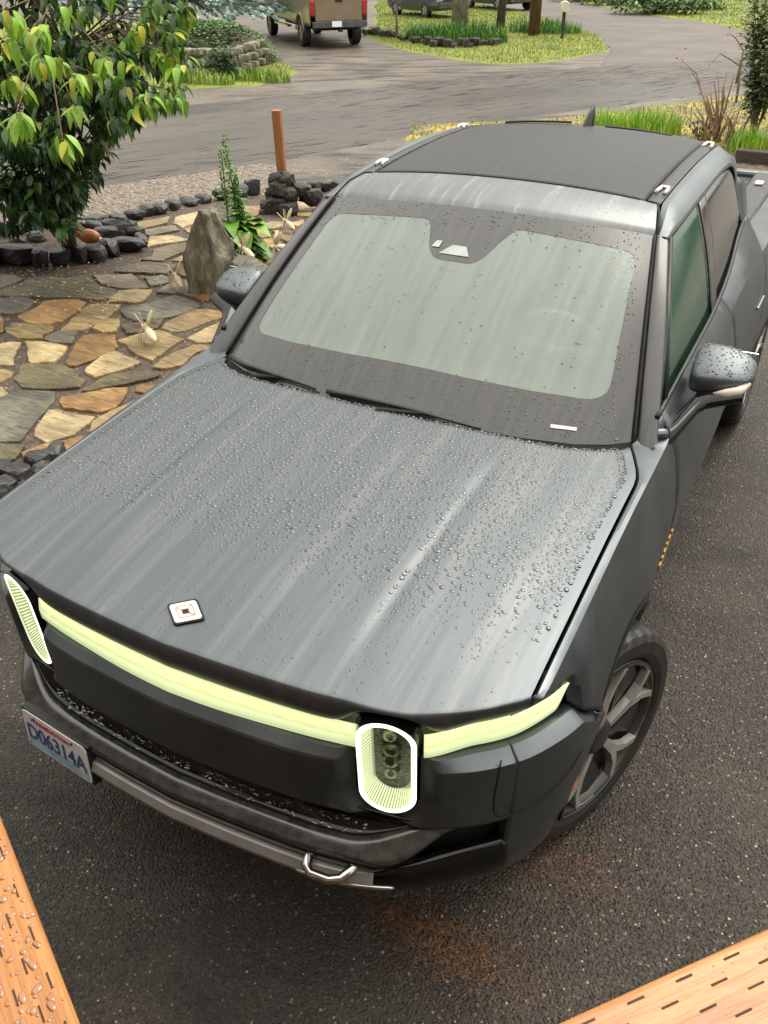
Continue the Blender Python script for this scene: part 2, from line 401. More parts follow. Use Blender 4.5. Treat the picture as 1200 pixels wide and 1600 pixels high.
lower([(.555, .063, .030, -.014, .5, .86), (.545, .085, .020, .008, .5, .86), (.521, .092, -.005, .016, .5, .90), (.503, .088, -.035, .010, .5, .90), (.49, .05, -.06, -.01, .5, .90), (.43, -.06, .02, -.06, .5, .86), (.36, -.35, .0, -.35, .5, .86)], 'bumper_valance', gloss_black, .900)
b = MB(); b.tube([FR(s_at_x(x), .098 + (.018 - .098) * smooth(.5, .90, x), .510 - .020 * smooth(.5, .90, x)) for x in np.linspace(.40, .655, 20)], [.004] + [.0075] * 17 + [.007, .004], 8); b.build('skid_glint', chrome, truck, True)  # added bright tube stands for the reflection at this end of the lip
# intake corner behind the gloss lip
rows = []
for z in (.72, .68, .64, .60, .55, .50):
    rows.append([FR(s_at_x(.60) + (s_at_x(.900) - s_at_x(.60)) * j / 14, -.045, z) for j in range(15)])
o = gridobj('corner_intake', rows, matte_black, truck, thick=.01); mirror(o)
# shut line of the round cornered bumper cover
def line_on(fn, pts, name, w=.0035, m=None, par=None, close=False):
    b = MB(); b.tube([fn(*p) for p in pts], w, 6); return b.build(name, m or matte_black, par or truck, True)
def arcpts(pts, n=8):
    out = []
    for i in range(len(pts) - 1):
        for k in range(n): 
            t = k / n; out.append(tuple(a + (b - a) * t for a, b in zip(pts[i], pts[i + 1])))
    out.append(pts[-1]); return out
def onfas(s, z):
    x = plan(s)[0]; T = .45 + .55 * taper(x); o = foff(z) + .002; return FR(s, (o * T if o > 0 else o) + .005, z)
pts = [(s_at_y(.205), .935), (s_at_y(.200), .80), (s_at_y(.202), .735), (s_at_y(.215), .705), (s_at_y(.245), .695), (s_at_y(.30), .70), (s_at_y(.40), .745), (s_at_y(.46), .79)]
o = line_on(onfas, arcpts(pts, 5), 'shut_line', .0022); mirror(o)

# headlights ---------------------------------------------------------
def stadium(hw, hh, n=64, cx=0, cz=0):
    """evenly walked stadium outline: bottom arc, right side, top arc, left side"""
    out = []
    for k in range(n):
        f = k / n
        if f < .30: a = pi + pi * f / .30; q = (hw * cos(a), -(hh - hw) + hw * sin(a))
        elif f < .50: q = (hw, -(hh - hw) + 2 * (hh - hw) * (f - .30) / .20)
        elif f < .80: a = pi * (f - .50) / .30; q = (hw * cos(a), (hh - hw) + hw * sin(a))
        else: q = (-hw, (hh - hw) - 2 * (hh - hw) * (f - .80) / .20)
        out.append((cx + q[0], cz + q[1]))
    return out
HLX, HLZ = .624, .890
def HL(dx, dz, d):
    """point of the headlight face: dx sideways, dz up, d proud of the face"""
    s = s_at_x(HLX + dx * .985)
    return FR(s, -.003 + d + .06 * dz, HLZ + dz)
def band(parent, name, l0, l1, d0, d1, m, steps=3, thick=0):
    rows = []
    for i in range(steps + 1):
        t = i / steps; rows.append([HL(a[0] + (b[0] - a[0]) * t, a[1] + (b[1] - a[1]) * t, d0 + (d1 - d0) * t) for a, b in zip(l0, l1)])
    return gridobj(name, rows, m, parent, closed=True, thick=thick)
lensglass = None
def clear(name, tint_=(.96, .98, .95), w=.10, rough=.03):
    m, n, p = nodes(name); L = n.links.new; tr = n.nodes.new('ShaderNodeBsdfTransparent'); tr.inputs[0].default_value = rgb(tint_); gl = n.nodes.new('ShaderNodeBsdfGlossy'); gl.inputs['Roughness'].default_value = rough
    fr = n.nodes.new('ShaderNodeFresnel'); fr.inputs[0].default_value = 1.45; t = n.nodes.new('ShaderNodeTexNoise'); t.inputs['Scale'].default_value = 160; b = n.nodes.new('ShaderNodeBump'); b.inputs['Strength'].default_value = .3; b.inputs['Distance'].default_value = .002
    tc = n.nodes.new('ShaderNodeTexCoord'); L(tc.outputs['Object'], t.inputs['Vector']); L(t.outputs[0], b.inputs['Height']); L(b.outputs[0], gl.inputs['Normal']); mx = n.nodes.new('ShaderNodeMixShader'); L(fr.outputs[0], mx.inputs[0]); L(tr.outputs[0], mx.inputs[1]); L(gl.outputs[0], mx.inputs[2]); L(mx.outputs[0], n.nodes['Material Output'].inputs[0]); return m
lensglass = clear('clear_lamp_cover')
HW = .074
def headlight():
    o = band(truck, 'headlight', stadium(HW + .012, .187), stadium(HW, .175), -.035, .010, gloss_black)
    o['label'] = 'upright stadium headlight with a white glowing ring'
    band(o, 'light_ring', stadium(HW, .175), stadium(HW - .012, .163), .009, .010, ring_m, 4, .004)
    DF = -.042; IH, IW = .136, .050
    band(o, 'reflector', stadium(HW - .012, .163, 160), stadium(IW, IH, 160, .005), .008, DF, rib_gap, 4)
    b = MB(); nr = 76; M_ = 5
    for k in range(nr):
        f0, f1 = k / nr, (k + .56) / nr; P = stadium(HW - .013, .162, nr * 20); Q = stadium(IW + .001, IH + .001, nr * 20, .005)
        i0, i1 = k * 20, k * 20 + 11; V = []
        for t in (0, .5, 1):
            for i in (i0, i1): q = (P[i][0] * (1 - t) + Q[i][0] * t, P[i][1] * (1 - t) + Q[i][1] * t); V.append(HL(q[0], q[1], .008 + (DF - .008) * t + .0022))
        b.add(V, [(0, 1, 3, 2), (2, 3, 5, 4)])
    b.build('ribs', rib_m, o, False)
    band(o, 'lamp_housing', stadium(IW, IH, 48, .005), stadium(.004, .09, 48, .005), DF, DF - .006, lampblack, 4)
    for dz, dx in ((.078, 0), (.022, .002), (-.022, -.002), (-.07, 0)):
        mb = MB(); rr = .020 if dz > .05 or dz < -.05 else .025; rows = []
        for i in range(7):
            a = i / 6 * pi / 2; rows.append([HL(dx + rr * cos(a) * cos(q), dz + rr * cos(a) * sin(q), DF + .002 + .016 * sin(a)) for q in np.linspace(0, 2 * pi, 18, endpoint=False)])
        mb.grid(rows, closed=True); mb.build('projector', lampglass, o, True)
    mb = MB(); mb.box(HL(.006, .108, DF + .012), (.007, .004, .007)); mb.build('amber_spot', orange, o)
    l0 = stadium(HW - .004, .170, 48); rows = [[HL(p[0] * k_, p[1] * k_, .012 + .006 * (1 - k_)) for p in l0] for k_ in (1, .8, .5, .2, .01)]
    gridobj('lens_cover', rows, lensglass, o, closed=True)
    return o
h = headlight(); h2 = mirror(h)
for ch in list(h.children): mirror(ch, h2)

# hood badge ---------------------------------------------------------
white_e = mat('badge_enamel', (.62, .58, .58), rough=.2, coat=.5, col2=(.75, .72, .72), scale=30)
copper = mat('badge_copper', (.45, .17, .06), rough=.25, metal=.6, col2=(.5, .2, .08), scale=30)
def BD(x, y, d):
    """badge frame: a rounded square standing on its corner, lying on the nose of the hood"""
    zz = HZ(x, .104 + y * .93) + d; return Vector((x, .104 + y * .93, zz))
def rdiamond(r, n=6, rad=.25):
    out = []
    for k, (cx, cy) in enumerate(((1, 0), (0, 1), (-1, 0), (0, -1))):
        a0 = k * pi / 2
        for i in range(n + 1):
            a = a0 - pi / 4 + (pi / 2) * i / n
            out.append((r * ((1 - rad) * cx) + r * rad * .72 * cos(a) * 1.0, r * ((1 - rad) * cy) + r * rad * .72 * sin(a)))
    return out
def bring(name, r0, r1, d0, d1, m, par):
    a, b = rdiamond(r0), rdiamond(r1)
    rows = [[BD(p[0], p[1] * .82, d0) for p in a], [BD(q[0], q[1] * .82, d1) for q in b]]
    return gridobj(name, rows, m, par, closed=True, smooth_=False)
bd = MB(); a = rdiamond(.066)
bd.add([BD(p[0], p[1] * .82, -.003) for p in a] + [BD(p[0], p[1] * .82, .006) for p in a], [tuple(range(28, 56))] + [(i, (i + 1) % 28, 28 + (i + 1) % 28, 28 + i) for i in range(28)])
bd = bd.build('hood_badge', gloss_black, truck); bd['label'] = 'small diamond badge in black, white and copper'
bring('badge_face', .057, .036, .0066, .0075, white_e, bd); bring('badge_line', .036, .032, .0077, .0077, copper, bd)
bring('badge_inner', .032, .016, .0075, .0066, white_e, bd); bring('badge_core_line', .016, .013, .0070, .0070, copper, bd)
mbq = MB(); mbq.add([BD(p[0], p[1] * .82, .0064) for p in rdiamond(.013)], [tuple(range(28))]); mbq.build('badge_core', gloss_black, bd)
mbq = MB()
for k in range(4):
    a = k * pi / 2; mbq.tube([BD(.014 * cos(a), .014 * .82 * sin(a), .0072), BD(.033 * cos(a), .033 * .82 * sin(a), .0078)], .0011, 5)
mbq.build('badge_ray', copper, bd)

# fenders ------------------------------------------------------------
def shut(y):  # x of the hood edge at this y
    return float(np.interp(y, [p.y for p in hrows_edge][::-1], [p.x for p in hrows_edge][::-1]))
YS = 1.50
def zbf(y):
    if y < .43: return 1.016
    if y < .455: return interp(y, [(.43, 1.016), (.442, 1.008), (.455, .930)])
    if y < .60: return seam(y)
    if y < YA + RA * .97: return arch(y)
    return interp(y, [(YA + RA * .97, arch(YA + RA * .97)), (YA + RA + .01, .36)])
def shz(y): return cr([(.2, 1.092), (.35, 1.108), (.6, 1.135), (1.0, 1.178), (1.43, 1.215), (1.52, 1.238), (2.33, 1.285), (2.83, 1.33), (3.4, 1.33), (5.3, 1.31)], y)
def shx(y): return cr([(.2, .920), (.27, .943), (.35, .948), (1.0, .948), (1.5, .952), (2.33, .955), (2.83, .952), (3.4, .95), (5.4, .95)], y)
def sidex(y, z):
    """outer skin below the shoulder"""
    zs = shz(y); t = zs - z
    x = shx(y) + cr([(0, 0), (.03, .012), (.10, .034), (.20, .052), (.32, .060), (.45, .054), (.62, .030), (.78, .0), (.95, -.06)], t)
    x += .018 * exp(-((y - YA) / .5) ** 4) * smooth(.12, .3, t)
    x += .018 * exp(-((y - 4.31) / .5) ** 4) * smooth(.12, .3, t)
    x -= .05 * smooth(.40, .22, y) * smooth(0, .2, t)
    return x
rows = []
ys = list(np.linspace(.262, .41, 8)) + list(np.linspace(.42, .60, 16)) + list(np.linspace(.62, 1.32, 34)) + list(np.linspace(1.335, 1.37, 5)) + list(np.linspace(1.39, YS - .003, 8))
for y in ys:
    hx = shut(min(y, 1.42)) + .008; hx0 = hx
    if y > 1.42: hx = .843 + (y - 1.42) * .5
    z0 = HZ(min(hx, .936), min(y, 1.42)) - .006 + max(0, y - 1.42) * .35
    r = [Vector((hx - .012, y, z0 - .03)), Vector((hx, y, z0 - .004)), Vector((hx + .004, y, z0)), Vector((max(hx + .008, (hx + shx(y)) / 2), y, (z0 + shz(y)) / 2 + .002)), Vector((shx(y), y, shz(y)))]
    zb = zbf(y); zs = shz(y)
    for t in (.02, .08, .18, .3, .44, .6, .78, .92, 1):
        z = zs + (zb - zs) * t; xx = sidex(y, z)
        if y < .62 and y > .46:
            px_ = plan(s_at_y(min(y, .61)))[0]; xx = xx + (px_ + .003 - xx) * t * smooth(.46, .50, y)
        if y <= .46: xx = min(xx, plan(s_at_y(y))[0] + .003 - .048 * smooth(.1, .9, t))
        r.append(Vector((xx, y, z)))
    rows.append(r)
fen = gridobj('fender', rows, paint_shaded, truck, thick=.006, sharp=-1); mirror(fen)
# dark strip along the wheel arch
def lipring(yc, y0, y1, name, rad=RA):
    b = MB(); pts = []
    a0 = math.acos(max(-1, min(1, (y0 - yc) / rad))); a1 = math.acos(max(-1, min(1, (y1 - yc) / rad)))
    for k in range(41):
        a = a0 + (a1 - a0) * k / 40; y = yc + rad * cos(a); z = ZA + rad * sin(a)
        pts.append(Vector((sidex(y, z) + .001 if y > .60 or yc > 2 else plan(s_at_y(max(.41, y)))[0] + .004, y, z)))
    inner = [p + Vector((-.012, (p.y - yc) * -.045, (p.z - ZA) * -.045)) for p in pts]
    rows = [pts, [p + Vector((.004, (p.y - yc) * -.02, (p.z - ZA) * -.02)) for p in pts], inner, [p + Vector((-.14, 0, 0)) for p in inner]]
    return gridobj(name, rows, rough_black, truck)
o = lipring(YA, .415, YA + RA * .995, 'arch_trim'); mirror(o)
o = lipring(4.31, 4.31 - RA * .995, 4.31 + RA * .995, 'arch_trim'); mirror(o)
# wheel housings and underbody keep the light out
b = MB(); b.box((0, 2.6, .60), (1.25, 3.9, .40)); b.box((0, .95, .93), (1.66, 1.0, .16)); b.box((0, 4.3, .95), (1.7, 1.2, .2)); b.box((0, 2.55, .72), (1.86, 2.3, .60)); b.box((0, .42, .66), (1.5, .25, .42))
b.build('underbody', matte_black, truck)
# amber marker on the arch
b = MB(); b.tube([Vector((plan(s_at_y(max(y_, .41)))[0] + .008, y_, ZA + sqrt(RA**2 - (y_ - YA) ** 2))) for y_ in np.linspace(.455, .575, 9)], .0055, 6)
o = b.build('side_marker', orange, truck, True); mirror(o)

# doors, bedside ------------------------------------------------------
def belt(y): # x,z of the lower edge of the side glass
    return (cr([(1.45, .8956), (1.9, .899), (2.4, .897), (2.85, .875), (3.2, .845), (3.5, .83)], y), cr([(1.45, 1.283), (1.9, 1.325), (2.4, 1.355), (2.85, 1.39), (3.2, 1.46), (3.5, 1.50)], y))
def panel(y0, y1, name, n=18, low=None, top=None, tf=None):
    rows = []
    for y in np.linspace(y0 + .003, y1 - .003, n):
        bx, bz = (belt(y) if top is None else top(y)); zb = low(y) if low else .36
        r = [Vector((bx - .03, y, bz - .02)), Vector((bx + .004, y, bz)), Vector((bx + .012, y, bz - .004)), Vector(((bx + .012) * .45 + shx(y) * .55, y, bz * .45 + shz(y) * .55 + .004)), Vector((shx(y), y, shz(y)))]
        for t in (.02, .07, .15, .25, .37, .5, .64, .78, .9, 1):
            z = shz(y) + (zb - shz(y)) * t; r.append(Vector((sidex(y, z), y, z)))
        rows.append(r)
    return gridobj(name, rows, paint_shaded, truck, thick=.006, sharp=-1)
handle_m = mat('door_handle_trim', (.35, .36, .35), rough=.25, metal=.7, col2=(.4, .4, .4), scale=20)
for y0, y1 in ((YS, 2.56), (2.56, 3.46)):
    o = panel(y0, y1, 'door'); hy = y1 - .17; hz = 1.13
    b = MB(); b.box((sidex(hy, hz) + .004, hy, hz), (.012, .20, .018)); h = bevel(b.build('handle', handle_m, o)); h.parent = o
    o2 = mirror(o); mirror(h, o2)
def bedtop(y): return (.80 + .0 * y, cr([(3.46, 1.40), (3.6, 1.345), (3.8, 1.325), (5.4, 1.30)], y))
def bedlow(y):
    d = RA * RA - (y - 4.31) ** 2; return ZA + sqrt(d) if d > 0 else .40
o = panel(3.46, 5.40, 'bed_side', 60, bedlow, bedtop); mirror(o)
# belt line trim
b = MB(); b.tube([Vector((belt(y)[0] + .004, y, belt(y)[1] + .006)) for y in np.linspace(1.49, 3.36, 26)], .010, 8)
o = b.build('belt_trim', rough_black, truck, True); mirror(o)

# windshield ----------------------------------------------------------
def WS(u, v):
    """windshield surface: u -1..1 across, v 0 bottom .. 1 top"""
    a = abs(u)
    bx, by, bz = .846 * u, interp(a, [(0, 1.225), (.3, 1.232), (.6, 1.265), (.8, 1.315), (.92, 1.375), (1, 1.442)]), 1.236 - .026 * a ** 2
    tx, ty, tz = .683 * u, 2.005 + .072 * a ** 2.2, 1.762 - .042 * a ** 2
    p = Vector((bx, by, bz)).lerp(Vector((tx, ty, tz)), v)
    k = sin(pi * v) * .022
    return p + Vector((0, -k * .5, k * .85))
def uvloop(kind, n=96, m=0):
    out = []
    if kind == 'outer': L = [(-1, 0), (1, 0), (1, 1), (-1, 1)]; rr = .01
    for k in range(n):
        t = k / n * 4; i = int(t); f = t - i
        a, c = L[i], L[(i + 1) % 4]; out.append((a[0] + (c[0] - a[0]) * f, a[1] + (c[1] - a[1]) * f))
    return out
def rr_loop(pts, rad, n=96):
    """rounded polygon resampled to n points starting near the first corner"""
    P = [Vector((p[0], p[1])) for p in pts]; C = []
    for i in range(len(P)):
        a, b_, c = P[i - 1], P[i], P[(i + 1) % len(P)]
        r1 = min(rad, (a - b_).length * .45, (c - b_).length * .45)
        p0 = b_ + (a - b_).normalized() * r1; p1 = b_ + (c - b_).normalized() * r1
        for k in range(9):
            t = k / 8; C.append(p0 * (1 - t) ** 2 + b_ * 2 * t * (1 - t) + p1 * t * t)
    acc = [0]
    for i in range(len(C)): acc.append(acc[-1] + (C[(i + 1) % len(C)] - C[i]).length)
    out = []
    for k in range(n):
        t = acc[-1] * k / n; i = min(len(C) - 1, int(np.searchsorted(acc, t, side='right')) - 1)
        f = (t - acc[i]) / max(1e-9, acc[i + 1] - acc[i]); out.append(tuple(C[i].lerp(C[(i + 1) % len(C)], f)))
    return out
AS = 2.2  # u is about 0.76 m per unit, v about 0.95 m per unit
OUT = rr_loop([(-1, 0.0), (1, 0.0), (1, 1), (-1, 1)], .004, 240)
INN = rr_loop([(-.895, .185), (0, .205), (.895, .185), (.925, .895), (.27, .918), (.215, .82), (.15, .705), (-.10, .705), (-.175, .80), (-.19, .895), (-.27, .915), (-.905, .895)], .08, 240)
# align start indices by angle
def align(A, B):
    best = min(range(len(B)), key=lambda s_: sum((A[k][0] - B[(k + s_) % len(B)][0]) ** 2 + (A[k][1] - B[(k + s_) % len(B)][1]) ** 2 for k in range(0, len(A), 6)))
    return [B[(k + best) % len(B)] for k in range(len(A))]
INN = align(OUT, INN)
rows = [[WS(a[0] + (b_[0] - a[0]) * t, a[1] + (b_[1] - a[1]) * t) for a, b_ in zip(OUT, INN)] for t in (0, .15, .35, .6, .8, 1)]
ws_frame = gridobj('windshield_border', rows, frit, truck, closed=True)
# laminated glass, film colour paints mist and reflected sky, rain on the outside
def glassmat(name, tint_, film, w, rough=.08, streak=(9, .6, 1), wave=0.0, dark=.5):
    m, n, p = nodes(name); L = n.links.new
    p.inputs['Roughness'].default_value = rough; p.inputs['Specular IOR Level'].default_value = .6
    p.inputs['Coat Weight'].default_value = .6; p.inputs['Coat Roughness'].default_value = .04
    tc = n.nodes.new('ShaderNodeTexCoord'); mp = n.nodes.new('ShaderNodeMapping'); mp.inputs['Scale'].default_value = streak
    L(tc.outputs['Object'], mp.inputs[0])
    t = n.nodes.new('ShaderNodeTexNoise'); t.inputs['Scale'].default_value = 3.0; t.inputs['Detail'].default_value = 6; L(mp.outputs[0], t.inputs['Vector'])
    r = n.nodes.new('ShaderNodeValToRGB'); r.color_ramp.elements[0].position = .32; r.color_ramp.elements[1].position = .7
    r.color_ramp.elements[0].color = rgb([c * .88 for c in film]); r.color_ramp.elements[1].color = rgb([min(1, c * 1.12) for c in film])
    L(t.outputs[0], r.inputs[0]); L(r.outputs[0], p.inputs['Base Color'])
    t2 = n.nodes.new('ShaderNodeTexNoise'); t2.inputs['Scale'].default_value = 130; L(tc.outputs['Object'], t2.inputs['Vector'])
    b_ = n.nodes.new('ShaderNodeBump'); b_.inputs['Strength'].default_value = .22; b_.inputs['Distance'].default_value = .002
    L(t2.outputs[0], b_.inputs['Height']); L(b_.outputs[0], p.inputs['Normal']); L(b_.outputs[0], p.inputs['Coat Normal'])
    tr = n.nodes.new('ShaderNodeBsdfTransparent'); tr.inputs[0].default_value = rgb(tint_)
    mx = n.nodes.new('ShaderNodeMixShader'); mx.inputs[0].default_value = w
    L(tr.outputs[0], mx.inputs[1]); L(p.outputs[0], mx.inputs[2]); L(mx.outputs[0], n.nodes['Material Output'].inputs[0])
    return m
ws_glass = glassmat('mist_and_sky_windshield_glass', (.72, .84, .76), (.305, .355, .318), .64, rough=.14)
side_glass = glassmat('green_tinted_side_glass', (.30, .55, .38), (.05, .115, .075), .70, rough=.10, streak=(1, 9, .6))
rear_glass = glassmat('dark_privacy_glass', (.20, .20, .19), (.055, .05, .046), .85, rough=.10, streak=(1, 9, .6))
# glass sheet a few millimetres under the border
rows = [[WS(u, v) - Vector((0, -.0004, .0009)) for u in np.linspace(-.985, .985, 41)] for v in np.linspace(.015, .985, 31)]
ws = gridobj('windshield', rows, ws_glass, truck); ws['label'] = 'windshield pale with mist and painted sky reflection, streaked with rain'
# sensor windows in the border and small glass label
b = MB()
def wsq(pts, d=.003):
    b.add([WS(*p) + Vector((0, -d * .5, d * .85)) for p in pts], [tuple(range(len(pts)))])
sens = mat('sensor_window', (.34, .38, .35), rough=.1, coat=.5, col2=(.4, .44, .41), scale=20)
wsq([(-.075, .735), (.095, .735), (.06, .785), (-.02, .785)]); wsq([(-.135, .765), (-.09, .765), (-.088, .80), (-.12, .80)])
b.build('sensor_window', sens, truck)
b = MB(); wsq([(.70, .052), (.80, .052), (.80, .066), (.70, .066)], .004); b.build('number_tag', white_e, truck)
# cowl in front of the glass
rows = []
for u in np.linspace(-1, 1, 61):
    p = WS(u, 0); rows.append([p + Vector((0, .03, .012)), p + Vector((0, .0, -.002)), p + Vector((0, -.02, -.022)), p + Vector((0, -.06, -.05))])
gridobj('cowl', rows, matte_black, truck)
# wipers
def wiper(u0, u1, v0, v1, up):
    b = MB(); P_ = []
    for k in range(13):
        t = k / 12; q = WS(u0 + (u1 - u0) * t, v0 + (v1 - v0) * t + .012 * sin(pi * t)); P_.append(q + Vector((0, -.008, .014)))
    b.tube(P_, [.010] * 4 + [.008] * 5 + [.005] * 4, 6); o = b.build('wiper', rough_black, truck, True)
    b = MB(); q = WS(u0 + (u1 - u0) * .35, v0 - .02); b.tube([q + Vector((0, -.035, -.004)), q + Vector((.02, -.02, .014)), P_[8]], [.014, .010, .006], 6); b.build('wiper_arm', matte_black, o, True)
wiper(-.93, -.34, .008, .010, 1); wiper(-.28, .44, .012, -.004, 1)

# A pillars, roof ------------------------------------------------------
GT = [(2.075, .728, 1.712), (2.3, .742, 1.745), (2.6, .748, 1.770), (2.93, .748, 1.782), (3.15, .746, 1.772), (3.30, .744, 1.745), (3.38, .748, 1.70), (3.42, .775, 1.60), (3.43, .81, 1.50)]
def gt(y): return cr([(g[0], g[1]) for g in GT], y), cr([(g[0], g[2]) for g in GT], y)
rows = []
for i in range(-3, 25):
    t = i / 24; a = WS(1, t)
    bo = Vector((.905, 1.50, 1.292)).lerp(Vector((.735, 2.085, 1.712)), t) + Vector((.006, 0, .010)) * sin(pi * t)
    mid = a.lerp(bo, .5) + Vector((.004, -.006, .006)) * (.5 + .5 * (1 - t))
    rows.append([a + Vector((-.004, .02, -.012)), a + Vector((.004, -.0, .004)), a.lerp(mid, .6) + Vector((.004, -.004, .004)), mid, mid.lerp(bo, .6) + Vector((.003, 0, .004)), bo, bo + Vector((-.03, .03, -.02))])
pil = gridobj('windshield_pillar', rows, frit, truck); mirror(pil)
b = MB(); b.tube([WS(1, t) + Vector((.002, -.006, .004)) for t in np.linspace(-.01, 1, 22)], .0055, 6); o = b.build('pillar_seal', matte_black, truck, True); mirror(o)
gridobj('pillar_foot', [[Vector((.835, 1.425, 1.198)), Vector((.86, 1.452, 1.230)), Vector((.906, 1.50, 1.298))], [Vector((.872, 1.43, 1.203)), Vector((.905, 1.465, 1.228)), Vector((.930, 1.508, 1.268))]], paint_shaded, truck, thick=.004)
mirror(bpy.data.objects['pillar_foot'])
b = MB(); b.box((.905, 1.492, 1.215), (.075, .075, .085), rz=.55); o = bevel(b.build('pillar_foot', paint_shaded, truck), .02, 3); mirror(o)
# header panel between glass and roof glass
def RE(u):  # rear edge of the header = front edge of the black roof
    return Vector((.640 * u, 2.256 + .004 * u * u, 1.824 - .036 * abs(u) ** 2.2))
rows = []
for k in range(13):
    t = k / 12; r = []
    for u in np.linspace(-1, 1, 61):
        a = WS(u, 1) + Vector((0, .004, .004)); a.x = a.x * (1 - .0 * t); c = RE(u)
        p = a.lerp(c, t); p.z += .012 * sin(pi * t) * (1 - .2 * abs(u)); p.y -= .006 * sin(pi * t)
        if k == 0: p += Vector((0, .004, -.008))
        r.append(p)
    rows.append(r)
header = gridobj('roof_header', rows, paint_header_lit, truck)
def RZ(x, y): # roof height
    return cr([(2.2, 1.822), (2.5, 1.846), (2.9, 1.862), (3.2, 1.860), (3.4, 1.852), (3.56, 1.838)], y) - .036 * (abs(x) / .64) ** 2.2
rows = [[Vector((.592 * u, y + .018 * (1 - 0) * 0, RZ(.592 * u, y) - (.006 if abs(u) > .995 else 0))) for u in np.linspace(-1, 1, 49)] for y in np.linspace(2.262, 3.36, 40)]
roofp = gridobj('roof_glass', rows, roofblk, truck, thick=.006, sharp=-1); roofp['label'] = 'black roof panel covered with fine rain beads'
# black strips beside it and rear cap
def REy(x): return 3.50 - .14 * (abs(x) / .64) ** 3
rows = []
for y in np.linspace(2.262, 3.36, 30): rows.append([Vector((.597, y, RZ(.597, y) - .006)), Vector((.600, y, RZ(.6, y) + .001)), Vector((.625, y, RZ(.625, y) + .002)), Vector((.650, y, RZ(.65, y) - .002))])
stripm = mat('black_roof_strip_wet', (.014, .014, .015), rough=.35, col2=(.024, .024, .025), scale=30, bump=.8, bscale=60, bdist=.008)
o = gridobj('roof_strip', rows, stripm, truck); mirror(o)
rows = []
for k in range(9):
    t = k / 8; r = []
    for u in np.linspace(-1, 1, 49):
        x = .655 * u; y = 3.364 + (REy(x) - 3.364) * t
        z = RZ(x, y) - (.004 if k == 0 else 0) - .0 
        r.append(Vector((x, y, z)))
    rows.append(r)
for dy, dz in ((.03, -.015), (.07, -.07), (.14, -.20), (.27, -.42), (.34, -.56)):
    rows.append([Vector((.655 * u * (1 + dy * .5), REy(.655 * u) + dy, RZ(.655 * u, 3.5) + dz)) for u in np.linspace(-1, 1, 49)])
gridobj('rear_roof_cap', rows, rough_black, truck)
for s_ in (-1, 1):
    b = MB(); rows = [[Vector((s_ * x, REy(x) - .045 + d, RZ(x, 3.45) + .006)) for x in np.linspace(.09, .43, 15)] for d in (-.012, .012)]
    b.grid(rows); o = b.build('roof_slot', matte_black, truck); md = o.modifiers.new('t', 'SOLIDIFY'); md.thickness = .008
    for y in (2.395, 3.29):
        b = MB(); z = RZ(.625, y)
        b.tube([(s_ * .605, y - .035, z + .003), (s_ * .612, y - .005, z + .010), (s_ * .612, y + .035, z + .010), (s_ * .640, y + .035, z + .008), (s_ * .642, y - .0, z + .006), (s_ * .640, y - .03, z + .0)], .0085, 6)
        b.build('tie_down', white_e, truck, True)
# shark fin antenna
rows = []
for t in np.linspace(0, 1, 9):
    r = []; l = .085 * (1 - t) ** .8 + .006; w = .022 * (1 - t) ** .7 + .003; z = RZ(0, 3.45) + .088 * t; yc = 3.47 + .045 * t
    for k in range(16):
        a = 2 * pi * k / 16; r.append(Vector((w * sin(a), yc - l * cos(a) * (1 if cos(a) > 0 else .45), z)))
    rows.append(r)
ant = gridobj('antenna', rows, gloss_black, truck, closed=True)
# body coloured roof rails running into the rear pillar
rows = []
RL = [(2.075, None), (2.16, None), (2.3, None), (2.6, None), (2.93, None), (3.15, None), (3.30, None), (3.38, None)]
N = 40
for i in range(N + 1):
    t = i / N; y = 2.075 + t * (3.40 - 2.075)
    ii = Vector((.655 if y > 2.3 else .655 + .03 * smooth(2.3, 2.07, y), y, RZ(.655, y) - .002 if y > 2.26 else RZ(.655, 2.26) - .002 - (2.26 - y) * .42))
    gx, gz = gt(y); o_ = Vector((gx, y, gz))
    mid = Vector(((ii.x + gx) / 2 + .006, y, max(ii.z, gz) * .62 + min(ii.z, gz) * .38 + .010))
    rows.append([ii + Vector((-.004, 0, -.02)), ii, ii.lerp(mid, .5) + Vector((0, 0, .005)), mid, mid.lerp(o_, .55) + Vector((.006, 0, .004)), o_ + Vector((.002, 0, .008)), o_ + Vector((-.01, 0, -.012))])
# sweep down the rear pillar
for i in range(1, 19):
    t = i / 18; q = Vector((.652 + .17 * t ** 1.2, 3.40 + .34 * t, 1.80 - .46 * t)); g = Vector((.748 + .10 * t, 3.40 + .045 * t - .03 * sin(pi * t), 1.690 - .30 * t ** .9))
    mid = q.lerp(g, .5) + Vector((.035, .03, .03)) * (1 - .5 * t)
    rows.append([q + Vector((-.03, .01, -.03)), q, q.lerp(mid, .5) + Vector((.006, .01, .006)), mid, mid.lerp(g, .55) + Vector((.008, .004, .004)), g + Vector((.004, 0, .006)), g + Vector((-.02, 0, -.006))])
o = gridobj('roof_rail', rows, paint, truck); mirror(o)
b = MB(); b.tube([Vector((.640, 2.262, RZ(.64, 2.262) + .0)), WS(1, 1).lerp(RE(1), .55) + Vector((.008, 0, .014)), WS(1, 1) + Vector((.004, 0, .004))], .004, 6); o = b.build('roof_seam', matte_black, truck, True); mirror(o)

